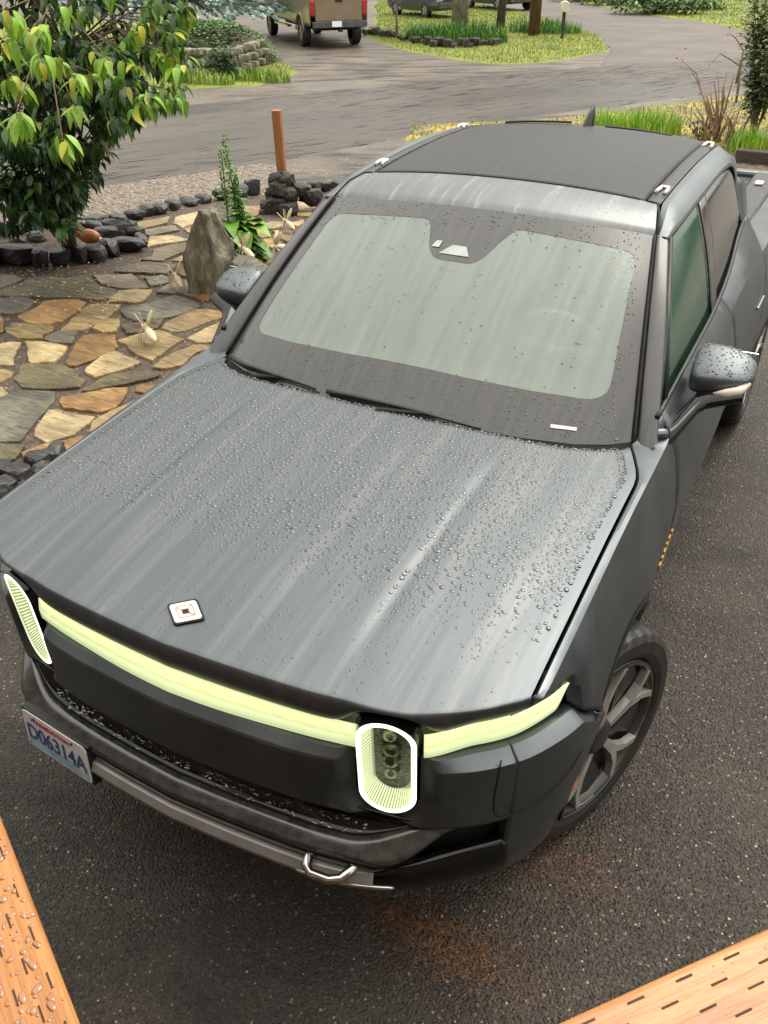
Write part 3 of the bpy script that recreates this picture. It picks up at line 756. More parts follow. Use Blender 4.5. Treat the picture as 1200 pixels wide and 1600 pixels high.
# side glass ----------------------------------------------------------
def sideglass(y0b, y1b, y0t, y1t, name, m, n=16, inset=.006):
    rows = []
    for i in range(n + 1):
        t = i / n; yb = y0b + (y1b - y0b) * t; yt = y0t + (y1t - y0t) * t
        bx, bz = belt(yb); gx, gz = gt(yt); r = []
        for k in range(9):
            f = k / 8; p = Vector((bx, yb, bz + .012)).lerp(Vector((gx, yt, gz - .004)), f); p.x += .012 * sin(pi * f) - inset; r.append(p)
        rows.append(r)
    return gridobj(name, rows, m, truck, thick=.004)
sg = sideglass(1.60, 2.36, 2.10, 2.50, 'side_window', side_glass); sg['label'] = 'green tinted front door glass'; mirror(sg)
o = sideglass(1.515, 1.585, 2.085, 2.095, 'quarter_glass', side_glass); mirror(o)
b = MB(); a0 = Vector((belt(1.592)[0], 1.592, belt(1.592)[1])); b.tube([a0 + Vector((.004, 0, .0)), Vector((.737, 2.097, 1.712))], .010, 6); o = b.build('window_divider', rough_black, truck, True); mirror(o)
o = sideglass(2.47, 3.26, 2.60, 3.37, 'rear_window', rear_glass); mirror(o)
rows = []
for f in np.linspace(0, 1, 9):
    r = []
    for yb, yt in ((2.355, 2.495), (2.38, 2.515), (2.42, 2.55), (2.46, 2.59), (2.475, 2.605)):
        bx, bz = belt(yb); gx, gz = gt(yt); p = Vector((bx, yb, bz + .01)).lerp(Vector((gx, yt, gz)), f); p.x += .012 * sin(pi * f) + .001; r.append(p)
    rows.append(r)
o = gridobj('middle_pillar', rows, mat('pillar_gloss_wet', (.02, .018, .018), rough=.25, coat=.6, col2=(.035, .03, .03), scale=9, stretch=(1, 8, 1)), truck, thick=.004); mirror(o)
# frame line round side glass top
b = MB(); b.tube([Vector((gt(y)[0] + .002, y, gt(y)[1] - .002)) for y in np.linspace(2.075, 3.38, 30)] + [Vector((.775, 3.412, 1.60)), Vector((.81, 3.40, 1.52)), Vector((.835, 3.36, 1.468))], .007, 6)
o = b.build('window_seal', rough_black, truck, True); mirror(o)
# body behind the rear glass
rows = []
for f in np.linspace(0, 1, 8):
    a = Vector((.748, 3.385, 1.690)).lerp(Vector((.838, 3.36, 1.46)), f); c = Vector((.79, 3.62, 1.60)).lerp(Vector((.83, 3.72, 1.36)), f)
    rows.append([a, a.lerp(c, .33) + Vector((.012, 0, 0)), a.lerp(c, .66) + Vector((.012, 0, 0)), c])
o = gridobj('rear_quarter', rows, paint_shaded, truck, thick=.004); mirror(o)

# cabin seen through the glass -----------------------------------------
trimm = mat('grey_cabin_trim', (.12, .13, .125), rough=.7, col2=(.15, .16, .155), scale=8)
seatm = mat('dark_seat_cover', (.05, .055, .055), rough=.7, col2=(.07, .075, .07), scale=12)
b = MB(); rows = []
for t in np.linspace(0, 1, 12): rows.append([Vector((x, 1.40 + .52 * t, 1.225 + .02 * sin(pi * t * .8) - .10 * t ** 4)) for x in np.linspace(-.80, .80, 9)])
b.grid(rows); b.build('dashboard', trimm, truck, True)
b = MB(); rr = []
for k in range(25):
    a = 2 * pi * k / 24; rr.append(Vector((.38 + .185 * cos(a), 2.02 - .185 * sin(a) * .42, 1.255 + .185 * sin(a) * .9)))
b.tube(rr, .016, 8); b.tube([rr[0], Vector((.38, 1.99, 1.255)), rr[12]], .014, 8); b.tube([rr[18], Vector((.38, 1.99, 1.255))], .016, 8)
b.build('steering_wheel', mat('pale_steering_wheel', (.70, .70, .66), rough=.5, col2=(.75, .75, .70), scale=10), truck, True)
for x in (-.38, .38):
    b = MB(); b.box((x, 2.55, .95), (.52, .52, .18)); b.box((x, 2.86, 1.22), (.50, .14, .56), rx=-.25); b.box((x, 2.95, 1.56), (.28, .10, .18), rx=-.2)
    o = bevel(b.build('seat', seatm, truck), .04, 3)
b = MB(); b.box((0, 2.7, .70), (1.6, 2.4, .08)); b.box((0, 3.44, 1.05), (1.5, .06, .75)); b.build('cabin_floor', seatm, truck)
b = MB(); b.tube([(.0, 1.99, 1.60), (0, 1.95, 1.66)], .012, 6); b.box((0, 2.0, 1.585), (.24, .02, .06)); bevel(b.build('rear_view_mirror', gloss_black, truck), .01)
# cargo bed
b = MB(); b.box((0, 4.55, .84), (1.5, 1.7, .06)); b.build('bed_floor', rough_black, truck)
railm = mat('ribbed_bed_rail', (.018, .018, .018), rough=.35, col2=(.05, .05, .048), scale=70, bump=.8, bscale=90)
b = MB(); rows = [[Vector((.645, y, .9)), Vector((.645, y, 1.318)), Vector((.66, y, 1.328)), Vector((.79, y, 1.326 - .0)), Vector((.802, y, 1.316))] for y in np.linspace(3.74, 5.36, 24)]
b.grid(rows); o = b.build('bed_rail', railm, truck); mirror(o)
b = MB(); b.box((.715, 4.98, 1.335), (.05, .09, .012)); o = bevel(b.build('tie_down', white_e, truck), .004); mirror(o)
b = MB(); b.box((0, 5.37, 1.10), (1.62, .09, .46)); bevel(b.build('tailgate', paint_shaded, truck), .02)
b = MB(); b.box((0, 3.80, 1.10), (1.5, .06, .50)); b.build('bed_bulkhead', rough_black, truck)
cov = MB()
for k in range(12): cov.box((0, 5.27 - k * .115, 1.285), (1.26, .105, .02))
cov.build('bed_cover', rough_black, truck)

# mirrors ---------------------------------------------------------------
def wing():
    arm = []
    for t in np.linspace(0, 1, 10):
        c = Vector((.938, 1.545, 1.205)).lerp(Vector((1.0, 1.72, 1.285)), min(1, t * 1.6)) if t < .625 else Vector((1.0, 1.72, 1.285)).lerp(Vector((1.12, 1.765, 1.315)), (t - .625) / .375)
        w, h_ = .085 - .020 * t, .048 - .024 * t
        arm.append([c + Vector((-.2 * w * cos(a), w * cos(a), h_ * sin(a))) for a in np.linspace(0, 2 * pi, 12, endpoint=False)])
    m_ = gridobj('door_mirror', arm, gloss_black, truck, closed=True)
    secs = []
    for x, y0, y1, z0, z1 in ((.938, 1.76, 1.85, 1.31, 1.40), (.948, 1.735, 1.875, 1.295, 1.420), (.968, 1.72, 1.885, 1.290, 1.432), (1.02, 1.712, 1.885, 1.300, 1.436), (1.075, 1.722, 1.88, 1.308, 1.430), (1.118, 1.742, 1.872, 1.318, 1.415), (1.142, 1.77, 1.862, 1.330, 1.398), (1.150, 1.80, 1.85, 1.345, 1.38)):
        r = []
        h_ = z1 - z0; L_ = y1 - y0; ym = (y0 + y1) / 2
        C = [(y1, z1 - .25 * h_), (y1 - .01, z1 - .05 * h_), (y1 - .12 * L_, z1), (ym + .1 * L_, z1 - .10 * h_), (ym - .15 * L_, z1 - .24 * h_), (y0 + .12 * L_, z1 - .40 * h_), (y0 + .03 * L_, z1 - .50 * h_), (y0, z1 - .62 * h_), (y0 + .005, z0 + .14 * h_), (y0 + .05 * L_, z0 + .03 * h_), (y0 + .2 * L_, z0), (ym, z0 - .002), (y1 - .1 * L_, z0 + .02 * h_), (y1, z0 + .2 * h_)]
        for (yy, zz) in C: r.append(Vector((x, yy, zz)))
        secs.append(r)
    b = MB(); b.grid(secs, closed=True); n = len(b.V); b.F.append(tuple(range(14))[::-1]); b.F.append(tuple(range(n - 14, n))); b.M += [0, 0]
    cp_ = b.build('mirror_cap', paint, m_, True); md = cp_.modifiers.new('round', 'SUBSURF'); md.levels = 2; md.render_levels = 2
    b = MB(); b.tube([(1.035, 1.702, 1.318), (1.075, 1.708, 1.322), (1.112, 1.728, 1.330), (1.138, 1.775, 1.346)], [.004, .019, .019, .008], 8); b.build('turn_signal', mat('pale_signal_lens', (.55, .45, .38), rough=.15, coat=.5, col2=(.6, .5, .43), scale=20), m_, True)
    b = MB(); b.box((1.055, 1.885, 1.365), (.17, .01, .10)); bevel(b.build('mirror_glass', chrome, m_), .004)
    return m_
w = wing(); w2 = mirror(w)
for ch in list(w.children):
    if not ch.name.startswith('turn_signal'): mirror(ch, w2)
for ob in (w, w2): ob['label'] = 'door mirror with rain beads on its cap'

# wheels ------------------------------------------------------------------
def wheel(x, y, yaw, side):
    """axis along local +X (outer side)"""
    root = bpy.data.objects.new('wheel', None); COL.objects.link(root); root.parent = truck
    root.location = (x, y, .405); root.rotation_euler = (0, 0, yaw); root.empty_display_size = .1
    if side < 0: root.scale = (1, 1, 1); root.rotation_euler = (0, 0, yaw + pi)
    prof = [(-.235, .300), (-.262, .330), (-.268, .37), (-.258, .392), (-.235, .402), (-.14, .405), (-.035, .402), (-.012, .392), (.002, .37), (.004, .33), (-.008, .302)]
    rows = []
    nseg = 108
    for k in range(nseg):
        a = 2 * pi * k / nseg; r = []
        for i, (dx, rad) in enumerate(prof):
            rd = rad
            if 3 <= i <= 7 and (k % 3 == 0): rd -= .006
            r.append(Vector((dx, rd * cos(a), rd * sin(a))))
        rows.append(r)
    rows.append(rows[0])
    gridobj('tyre', rows, rubber, root, smooth_=False)
    prof = [(-.24, .296), (-.22, .285), (-.06, .275), (-.02, .284), (-.006, .296), (.0, .300)]
    rows = [[Vector((dx, rad * cos(a), rad * sin(a))) for dx, rad in prof] for a in np.linspace(0, 2 * pi, 73)]
    gridobj('rim', rows, alloy_dark, root)
    b = MB(); 
    rows = [[Vector((-.045, rad * cos(a), rad * sin(a))) for rad in (.05, .16, .275)] for a in np.linspace(0, 2 * pi, 49)]
    b.grid(rows); b.build('aero_disc', alloy_dark, root, True)
    b = MB(); rows = [[Vector((dx, rad * cos(a), rad * sin(a))) for dx, rad in ((-.03, .272), (-.004, .280), (-.002, .292), (-.012, .298))] for a in np.linspace(0, 2 * pi, 73)]
    b.grid(rows); b.build('rim_edge', mat('rim_edge', (.06, .058, .055), rough=.35, metal=.5, col2=(.08, .078, .07), scale=10) if 'rim_edge' not in bpy.data.materials else bpy.data.materials['rim_edge'], root, True)
    # five split spokes: Y arms with bright machined faces
    for k in range(5):
        a0 = 2 * pi * k / 5 + .35
        def pt(r_, da, d): a = a0 + da; return Vector((d, r_ * cos(a), r_ * sin(a)))
        b = MB()
        def strip(P_, Wd, d0, d1):
            V = []; n_ = len(P_)
            for i, ((r_, da), w_) in enumerate(zip(P_, Wd)):
                dd = d0 + (d1 - d0) * i / (n_ - 1)
                V += [pt(r_, da - w_ / r_, dd), pt(r_, da + w_ / r_, dd), pt(r_, da + w_ / r_ * 1.25, dd - .025), pt(r_, da - w_ / r_ * 1.25, dd - .025)]
            F = []
            for i in range(n_ - 1):
                for q in range(4): F.append((4*i+q, 4*i+(q+1)%4, 4*(i+1)+(q+1)%4, 4*(i+1)+q))
            F += [(0, 1, 2, 3), tuple(4 * (n_ - 1) + q for q in (3, 2, 1, 0))]
            b.add(V, F, 0)
        strip([(.055, 0), (.11, 0), (.175, 0)], [.012, .015, .020], -.014, -.006)
        strip([(.165, .02), (.225, .13), (.283, .27)], [.016, .012, .013], -.006, .0)
        strip([(.165, -.02), (.225, -.13), (.283, -.27)], [.016, .012, .013], -.006, .0)
        strip([(.278, .27), (.283, .42), (.284, .60)], [.009, .006, .004], -.001, -.001)
        b.build('spoke', alloy, root)
        b = MB()
        V = [pt(.09, .45, -.028), pt(.25, .35, -.024), pt(.27, .60, -.022), pt(.25, .88, -.024)]
        b.add(V, [(0, 1, 2, 3)]); o = b.build('spoke_insert', alloy_dark, root)
        md = o.modifiers.new('t', 'SOLIDIFY'); md.thickness = .006
    b = MB(); rows = [[Vector((d, rad * cos(a), rad * sin(a))) for d, rad in ((-.04, .075), (-.012, .060), (-.006, .045), (-.005, .0))] for a in np.linspace(0, 2 * pi, 31)]
    b.grid(rows); b.build('hub_cap', alloy_dark, root, True)
    return root
wheel(1.012, .865, radians(-19), 1)
wheel(-1.0, .885, radians(-19), -1)
wheel(.985, 4.31, 0, 1)
wheel(-.985, 4.31, 0, -1)

# tow hooks, plate ------------------------------------------------------------
def hook(s_):
    b = MB(); P_ = [(.445, .02, .585), (.448, -.045, .580), (.458, -.078, .570), (.478, -.092, .566), (.530, -.084, .563), (.556, -.068, .565), (.572, -.038, .573), (.576, .03, .585)]
    b.tube([(p[0] * s_, p[1], p[2]) for p in P_], .0135, 10); return b.build('tow_hook', chrome, truck, True)
hook(1)
PC = Vector((-.478, -.069, .535)); pyaw, ppit = -.104, .053
U = Vector((cos(pyaw), sin(pyaw), 0)); Fd = Vector((sin(pyaw), -cos(pyaw), 0)); Wd = Vector((0, 0, -1)) * cos(ppit) + Fd * sin(ppit); Nn = U.cross(-Wd).normalized()
if Nn.y > 0: Nn = -Nn
def PP(a, b_, d=0): return PC + U * a - Wd * b_ + Nn * d
def plq(a0, b0, a1, b1, d0, d1, mb, mi=0, rr_=0):
    poly = rr_loop([(a0, b0), (a1, b0), (a1, b1), (a0, b1)], rr_, 40) if rr_ else [(a0, b0), (a1, b0), (a1, b1), (a0, b1)]
    n = len(poly); mb.add([PP(p[0], p[1], d0) for p in poly] + [PP(p[0], p[1], d1) for p in poly], [tuple(range(n))[::-1], tuple(range(n, 2*n))] + [(i, (i+1)%n, n+(i+1)%n, n+i) for i in range(n)], mi)
b = MB(); plq(-.16, -.082, .16, .082, -.035, -.004, b); plate = bevel(b.build('license_plate', rough_black, truck), .004)
plate['label'] = 'white and blue licence plate on a black bracket'
b = MB(); plq(-.1525, -.076, .1525, .076, -.004, -.001, b, 0, .014); b.build('plate_sheet', plate_m, plate)
b = MB()
poly = [(-.145, -.070), (.145, -.070), (.145, -.036), (.10, -.040), (.05, -.026), (.02, -.032), (-.03, -.012), (-.05, -.022), (-.08, -.024), (-.145, -.034)]
b.add([PP(p[0], p[1], -.0004) for p in poly], [tuple(range(len(poly)))]); b.build('plate_mountain', plate_sky, plate)
def text(s, size, a, b_, m, name, ext=.0006, sx=1.0):
    cu = bpy.data.curves.new('t', 'FONT'); cu.body = s; cu.size = size; cu.extrude = ext; cu.align_x = 'CENTER'; cu.align_y = 'CENTER'; cu.offset = size * .012
    ob = bpy.data.objects.new('t', cu); COL.objects.link(ob)
    dg = bpy.context.evaluated_depsgraph_get(); me = bpy.data.meshes.new_from_object(ob.evaluated_get(dg)); bpy.data.objects.remove(ob)
    for v in me.vertices: v.co = PP(a + v.co.x * sx, b_ + v.co.y, .0008 + v.co.z)
    me.materials.clear(); me.materials.append(m); o = bpy.data.objects.new(name, me); COL.objects.link(o); o.parent = plate; return o
text('WASHINGTON', .026, -.02, .052, plate_red, 'state_name', sx=1.05)
text('D06314A', .088, 0, -.006, plate_blue, 'plate_number', sx=.82)
b = MB()
for a in (-.09, .09): 
    q = PP(a, .062, .001); b.tube([q, q + Nn * .003], .005, 8)
b.build('plate_screw', alloy_dark, plate)
b = MB(); b.tube([PP(-.05, .05, -.03), PP(-.05, .05, -.11) + Vector((0, .0, .03))], .012, 8); b.tube([PP(.08, .06, -.03), PP(.08, .06, -.11) + Vector((0, 0, .03))], .012, 8); b.build('plate_bracket', rough_black, plate)

# rain beads ------------------------------------------------------------------
def beads(name, pts, parent, m, n=7, flat=.32, wob=.42, rnd=R):
    """pts: (position, normal, radius); one joined mesh of low domes"""
    V = []; F = []
    for P_, nn, r in pts:
        nn = nn.normalized(); a = nn.cross(Vector((.3, 1, .1))).normalized(); c = nn.cross(a)
        el = 1 + rnd.uniform(-.1, .45); k0 = len(V); ph = rnd.uniform(0, 2 * pi); o1, o2 = rnd.uniform(0, wob), rnd.uniform(0, 6.28)
        for ring, (rr_, hh) in enumerate(((1.0, 0.0), (.86, .55), (.5, .92))):
            for k in range(n):
                q = 2 * pi * k / n + ph; rad = r * rr_ * (1 + o1 * sin(2 * q + o2))
                V.append(P_ + a * (cos(q) * rad * el) + c * (sin(q) * rad) + nn * (hh * r * flat))
        V.append(P_ + nn * (r * flat)); top = len(V) - 1
        for ring in range(2):
            for k in range(n): F.append((k0 + ring*n + k, k0 + ring*n + (k+1)%n, k0 + (ring+1)*n + (k+1)%n, k0 + (ring+1)*n + k))
        for k in range(n): F.append((k0 + 2*n + k, k0 + 2*n + (k+1)%n, top))
    o = mesh(name, V, F, m, parent); o['kind'] = 'stuff'; return o
def beads_on(o, n, rmin, rmax, m, zmin=.35, nn=7):
    me = o.data; me.calc_loop_triangles(); T = [t for t in me.loop_triangles if abs(t.normal.z) > zmin and t.area > 1e-9]
    T = [t for t in T if me.vertices[t.vertices[0]].co.z > 0]; w_ = [t.area for t in T]; out = []
    for t in R.choices(T, w_, k=n):
        a, b_ = R.random(), R.random()
        if a + b_ > 1: a, b_ = 1 - a, 1 - b_
        v = [me.vertices[i].co for i in t.vertices]; nr = t.normal if t.normal.z > 0 else -t.normal
        out.append((v[0] + (v[1] - v[0]) * a + (v[2] - v[0]) * b_, nr.copy(), R.uniform(rmin, rmax)))
    return beads('rain_beads', out, o, m, n=nn)
bead_m = mat('rain_bead', (.075, .083, .088), metal=.6, rough=.10, spec=.5, coat=.55, coatr=.07, col2=(.10, .108, .113), scale=50)
gold = mat('gold_letter_paint', (.55, .30, .06), rough=.3, metal=.4, col2=(.6, .35, .1), scale=20)
b = MB()
for q in range(6):
    y = 1.56 - q * .045; z = .815; b.box((sidex(y, z) + .003, y, z), (.006, .028 if q % 2 else .020, .026))
bl = b.build('side_badge', gold, truck); mirror(bl)
streaks = [  # runs where water has drained and swept the beads away: (path, half width)
    ([(-.30, 1.13), (-.28, .93), (-.25, .72), (-.235, .5), (-.22, .35), (-.19, .20), (-.14, -.02)], .028),
    ([(-.50, 1.12), (-.47, .95), (-.43, .78), (-.42, .6), (-.40, .40), (-.36, .2), (-.33, 0)], .050),
    ([(-.60, .70), (-.55, .5), (-.52, .3), (-.50, .1)], .028),
    ([(.475, 1.05), (.462, .85), (.452, .65), (.448, .45), (.445, .25), (.42, .05)], .026),
    ([(.44, .92), (.36, 1.02), (.28, 1.12)], .014),
    ([(.16, 1.08), (.19, .95), (.25, .80), (.28, .68)], .016), ([(.08, 1.0), (.12, .88), (.17, .72), (.20, .6)], .014),
    ([(-.05, .85), (-.02, .6), (.0, .4), (.03, .2), (.05, 0)], .018), ([(.13, .55), (.13, .35), (.15, .15)], .014),
    ([(.60, .55), (.60, .35), (.61, .15)], .012), ([(.68, .6), (.69, .4), (.70, .2)], .012), ([(.76, .75), (.77, .5), (.78, .3)], .014)]
def seg_d(p, a, b_):
    ax, ay = a; bx, by = b_; t = max(0, min(1, ((p[0]-ax)*(bx-ax) + (p[1]-ay)*(by-ay)) / ((bx-ax)**2 + (by-ay)**2)))
    return math.hypot(p[0] - ax - t * (bx - ax), p[1] - ay - t * (by - ay))
def in_streak(x, y):
    jx = x + .02 * noise.noise(Vector((x * 14, y * 10, 3)))
    for P_, w_ in streaks:
        for a, b_ in zip(P_, P_[1:]):
            if seg_d((jx, y), a, b_) < w_ * (.7 + .6 * noise.noise(Vector((x * 9, y * 9, 1)))): return True
    return False
pts = []; grid_ = {}
def far_enough(x, y, r):
    gx, gy = int(x / .02), int(y / .02)
    for i in (-1, 0, 1):
        for j in (-1, 0, 1):
            for (a, b_, c) in grid_.get((gx + i, gy + j), ()):
                if (a - x) ** 2 + ((b_ - y)) ** 2 < ((c + r) * 1.02) ** 2: return False
    grid_.setdefault((gx, gy), []).append((x, y, r)); return True
tries = 0
while len(pts) < 12500 and tries < 160000:
    tries += 1
    x = R.uniform(-.90, .925); y = R.uniform(.02, 1.40)
    if y > RY(x) - .012 or y < NY(x) + .01: continue
    v_ = (RY(x) - y) / (RY(x) - NY(x))
    if abs(x) > WH(v_) - .03: continue
    n1 = noise.noise(Vector((x * 2.6, y * 2.6, 9))) * .42
    dens = .15 + 1.0 * smooth(.28, .72, y + n1) - .10 * smooth(.72, .95, abs(x))
    if x > .55: dens *= .30 + .5 * smooth(.9, 1.2, y)
    if y < .32: dens *= .35
    # sparse comet tails running forward from the dense field
    col_ = noise.noise(Vector((x * 26, .5, y * 1.0))); 
    if y < .60 + n1 and col_ < .05: dens *= .30
    if R.random() > dens: continue
    if in_streak(x, y) and R.random() > .05: continue
    big = smooth(.25, .55, y) * (1 - smooth(.95, 1.3, y) * .35) * (1 if x < .62 else .8)
    r = R.choice((.0018, .0026, .0036, .0046)) * .8 + .0062 * big * R.random() ** 1.1
    if not far_enough(x, y, r): continue
    z = HZ(x, y); dzx = (HZ(x + .01, y) - z) / .01; dzy = (HZ(x, y + .01) - z) / .01
    pts.append((Vector((x, y, z - .0004)), Vector((-dzx, -dzy, 1)), r))
beads('rain_beads', pts, hood, bead_m)
pts = []
for _ in range(1500):
    u = R.uniform(-.97, .97); t = R.uniform(.3, .95); a = WS(u, 1) + Vector((0, .004, .004)); c = RE(u); p = a.lerp(c, t); p.z += .012 * sin(pi * t) * (1 - .2 * abs(u)) - .001; p.y -= .006 * sin(pi * t)
    if R.random() < t ** 2: pts.append((p, Vector((0, -.5, 1)), R.uniform(.002, .0042)))
beads('rain_beads', pts, header, bead_m)
pts = []
for _ in range(3200):
    u, v_ = R.uniform(-.97, .97), R.random() ** 1.0
    if v_ > .88 or v_ < .19 or abs(u) > .9 or R.random() < .10:
        c = noise.noise(Vector((u * 16, v_ * 1.2, 4)))
        if c < 0 and R.random() < .7: continue
        p = WS(u, v_); pts.append((p + Vector((0, -.001, .0015)), Vector((0, -.5, .87)), R.uniform(.0014, .0030)))
wbead = mat('rain_bead_on_glass', (.02, .02, .021), rough=.04, spec=.6, coat=1, col2=(.028, .028, .028), scale=50)
beads('rain_beads', pts, ws_frame, wbead, n=6)
for ob in (w, w2):
    for ch in ob.children:
        if ch.name.startswith('mirror_cap'): 
            cap = ch
    for t_ in [t for t in cap.data.polygons][:0]: pass
    pt_ = []
    me = cap.data; me.calc_loop_triangles(); T = [t for t in me.loop_triangles if abs(t.normal.z) > .5 and min(me.vertices[i].co.z for i in t.vertices) > 1.352]
    for t in R.choices(T, [t.area for t in T], k=150):
        a, b_ = R.random(), R.random()
        if a + b_ > 1: a, b_ = 1 - a, 1 - b_
        v = [me.vertices[i].co for i in t.vertices]; pt_.append((v[0] + (v[1] - v[0]) * a + (v[2] - v[0]) * b_ - Vector((0, 0, .001)), Vector((0, 0, 1)), R.uniform(.002, .0042)))
    beads('rain_beads', pt_, ob, bead_m)
pts = []
for _ in range(420):
    x = R.uniform(-.62, .60); s = s_at_x(x); t = R.random() ** .8; o_ = -.010 + .05 * t; z = .668 - .040 * t
    pts.append((FR(s, o_, z + .0005), Vector((0, -.35, 1)), R.choice((.0015, .0022, .003, .005, .008))))
beads('rain_beads', pts, bpy.data.objects['bumper_shelf'], wbead, n=9, flat=.25, wob=.6)

# ================================================================== GROUND
dirt = mat('packed_wet_gravel', (.066, .050, .037), rough=.55, col2=(.150, .122, .094), scale=.55, detail=8, lo=.35, hi=.68, bump=.7, bscale=34, bdist=.02)
speckle(dirt, 26, .72, (.34, .30, .25), size=.45)
asphalt = mat('wet_driveway_asphalt', (.030, .022, .0155), rough=.34, spec=.55, col2=(.066, .051, .038), scale=1.3, detail=8, lo=.32, hi=.7, bump=1.0, bscale=110, bdist=.014, rough2=.55)
speckle(asphalt, 75, .55, (.12, .095, .072), size=.50); speckle(asphalt, 50, .84, (.22, .185, .15), size=.34); speckle(asphalt, 88, .91, (.50, .45, .36), size=.42)
def gritbump(m, scale, dist):
    n = m.node_tree; p = n.nodes['Principled BSDF']; v = n.nodes.new('ShaderNodeTexVoronoi'); v.inputs['Scale'].default_value = scale
    tc = n.nodes.new('ShaderNodeTexCoord'); n.links.new(tc.outputs['Object'], v.inputs['Vector']); b = n.nodes.new('ShaderNodeBump'); b.invert = True
    b.inputs['Strength'].default_value = .9; b.inputs['Distance'].default_value = dist; n.links.new(v.outputs['Distance'], b.inputs['Height'])
    if p.inputs['Normal'].links: n.links.new(p.inputs['Normal'].links[0].from_socket, b.inputs['Normal'])
    n.links.new(b.outputs[0], p.inputs['Normal'])
gritbump(asphalt, 105, .008)
ASPH = asphalt
roadm = mat('wet_road_asphalt', (.042, .034, .028), rough=.34, col2=(.105, .090, .076), scale=.45, stretch=(.35, 1.2, 1), detail=9, lo=.36, hi=.62, bump=.7, bscale=22, bdist=.02, rough2=.62)
n_ = roadm.node_tree.nodes; 
for q_ in n_:
    if q_.type == 'MAPPING': q_.vector_type = 'TEXTURE'; q_.inputs['Rotation'].default_value = (0, 0, radians(60)); q_.inputs['Scale'].default_value = (4.0, .8, 1)
sideroad = mat('gravelly_side_road', (.062, .048, .037), rough=.55, col2=(.115, .093, .073), scale=.6, detail=8, lo=.35, hi=.66, bump=.6, bscale=30, bdist=.02)
turf = mat('mossy_turf', (.11, .15, .022), rough=.85, col2=(.25, .25, .035), col3=(.17, .21, .03), scale=.9, detail=8, lo=.33, hi=.66, bump=.9, bscale=16, bdist=.05)
moss = mat('yellow_moss_and_gravel', (.13, .115, .085), rough=.8, col2=(.42, .33, .06), col3=(.24, .20, .08), scale=1.3, detail=9, lo=.36, hi=.64, bump=.9, bscale=30, bdist=.03)
mulch = mat('bark_mulch', (.06, .04, .028), rough=.8, col2=(.16, .11, .075), scale=14, detail=8, bump=1, bscale=40, bdist=.03)
bedm = mat('dark_joint_grit', (.050, .036, .028), rough=.7, col2=(.11, .08, .06), scale=30, detail=8, bump=1, bscale=80, bdist=.01)
gravm = mat('tan_gravel_bed', (.12, .10, .08), rough=.75, col2=(.26, .22, .18), scale=22, detail=8, bump=1, bscale=45, bdist=.02)

def sheet(name, poly, z, m, res=0, amp=0):
    b = MB(); P_ = [Vector((p[0], p[1])) for p in poly]
    b.V = [(p[0], p[1], z) for p in poly]; b.F = [tuple(range(len(poly)))]; b.M = [0]
    me = bpy.data.meshes.new(name); bm = bmesh.new(); vs_ = [bm.verts.new(v) for v in b.V]; f = bm.faces.new(vs_)
    if f.normal.z < 0: f.normal_flip()
    bmesh.ops.triangulate(bm, faces=bm.faces[:]); bm.normal_update()
    for f in bm.faces:
        if f.normal.z < 0: f.normal_flip()
    if name != 'ground':
        # a feathered rim that runs down into what lies beneath, so no sheet ends in a step
        A_ = sum(poly[i][0] * poly[(i+1) % len(poly)][1] - poly[(i+1) % len(poly)][0] * poly[i][1] for i in range(len(poly))); sg = 1 if A_ > 0 else -1
        n = len(poly); outer = []
        for i in range(n):
            t = Vector(poly[(i + 1) % n][:2]) - Vector(poly[i - 1][:2]); t = t.normalized() if t.length > 1e-9 else Vector((1, 0))
            outer.append(bm.verts.new((poly[i][0] + t.y * sg * .09, poly[i][1] - t.x * sg * .09, min(z - .012, -.012))))
        for i in range(n):
            try:
                f = bm.faces.new((vs_[i], vs_[(i+1) % n], outer[(i+1) % n], outer[i])); f.normal_update()
                if f.normal.z < 0: f.normal_flip()
            except ValueError: pass
    bm.to_mesh(me); bm.free(); me.materials.append(m); o = bpy.data.objects.new(name, me); COL.objects.link(o); o['kind'] = 'structure'; return o
def wob(poly, step=.5, amp=.12, seed=0):
    """breaks straight outlines into natural ragged ones"""
    out = []
    for i in range(len(poly)):
        a, b_ = Vector(poly[i][:2]), Vector(poly[(i + 1) % len(poly)][:2]); n = max(1, int((b_ - a).length / step))
        for k in range(n):
            p = a.lerp(b_, k / n); q = noise.noise_vector(Vector((p.x * .9 + seed, p.y * .9, 0))) + .5 * noise.noise_vector(Vector((p.x * 3.1 + seed, p.y * 3.1, 2)))
            out.append((p.x + q.x * amp, p.y + q.y * amp))
    return out
def PX(lst): return [tuple(G(x, y)[:2]) for x, y in lst]
sheet('ground', [(-600, -600), (600, -600), (600, 900), (-600, 900)], -.004, dirt)
drive = [(-2.35, -9), (9, -9), (9, 11.5), (.5, 11.8), (-1.2, 10.6), (-2.2, 8.0), (-2.25, 6), (-2.2, 2.2), tuple(G(60, 745)[:2]), tuple(G(0, 795)[:2]), tuple(G(-80, 850)[:2]), (-5, -2)]
sheet('driveway', wob(drive, .4, .05, 3), 0.0, asphalt)
near = [(-500, 345), (-200, 322), (130, 294), (280, 273), (410, 251), (500, 239), (620, 216), (760, 191), (900, 173), (1020, 156), (1145, 141), (1300, 124), (1700, 95)]
far = [(1700, 42), (1400, 66), (1180, 86), (1080, 95), (1000, 99), (945, 105), (850, 113), (750, 121), (600, 136), (450, 151), (300, 164), (0, 188), (-400, 212)]
roadm.node_tree.nodes['Principled BSDF'].inputs['Specular IOR Level'].default_value = .3
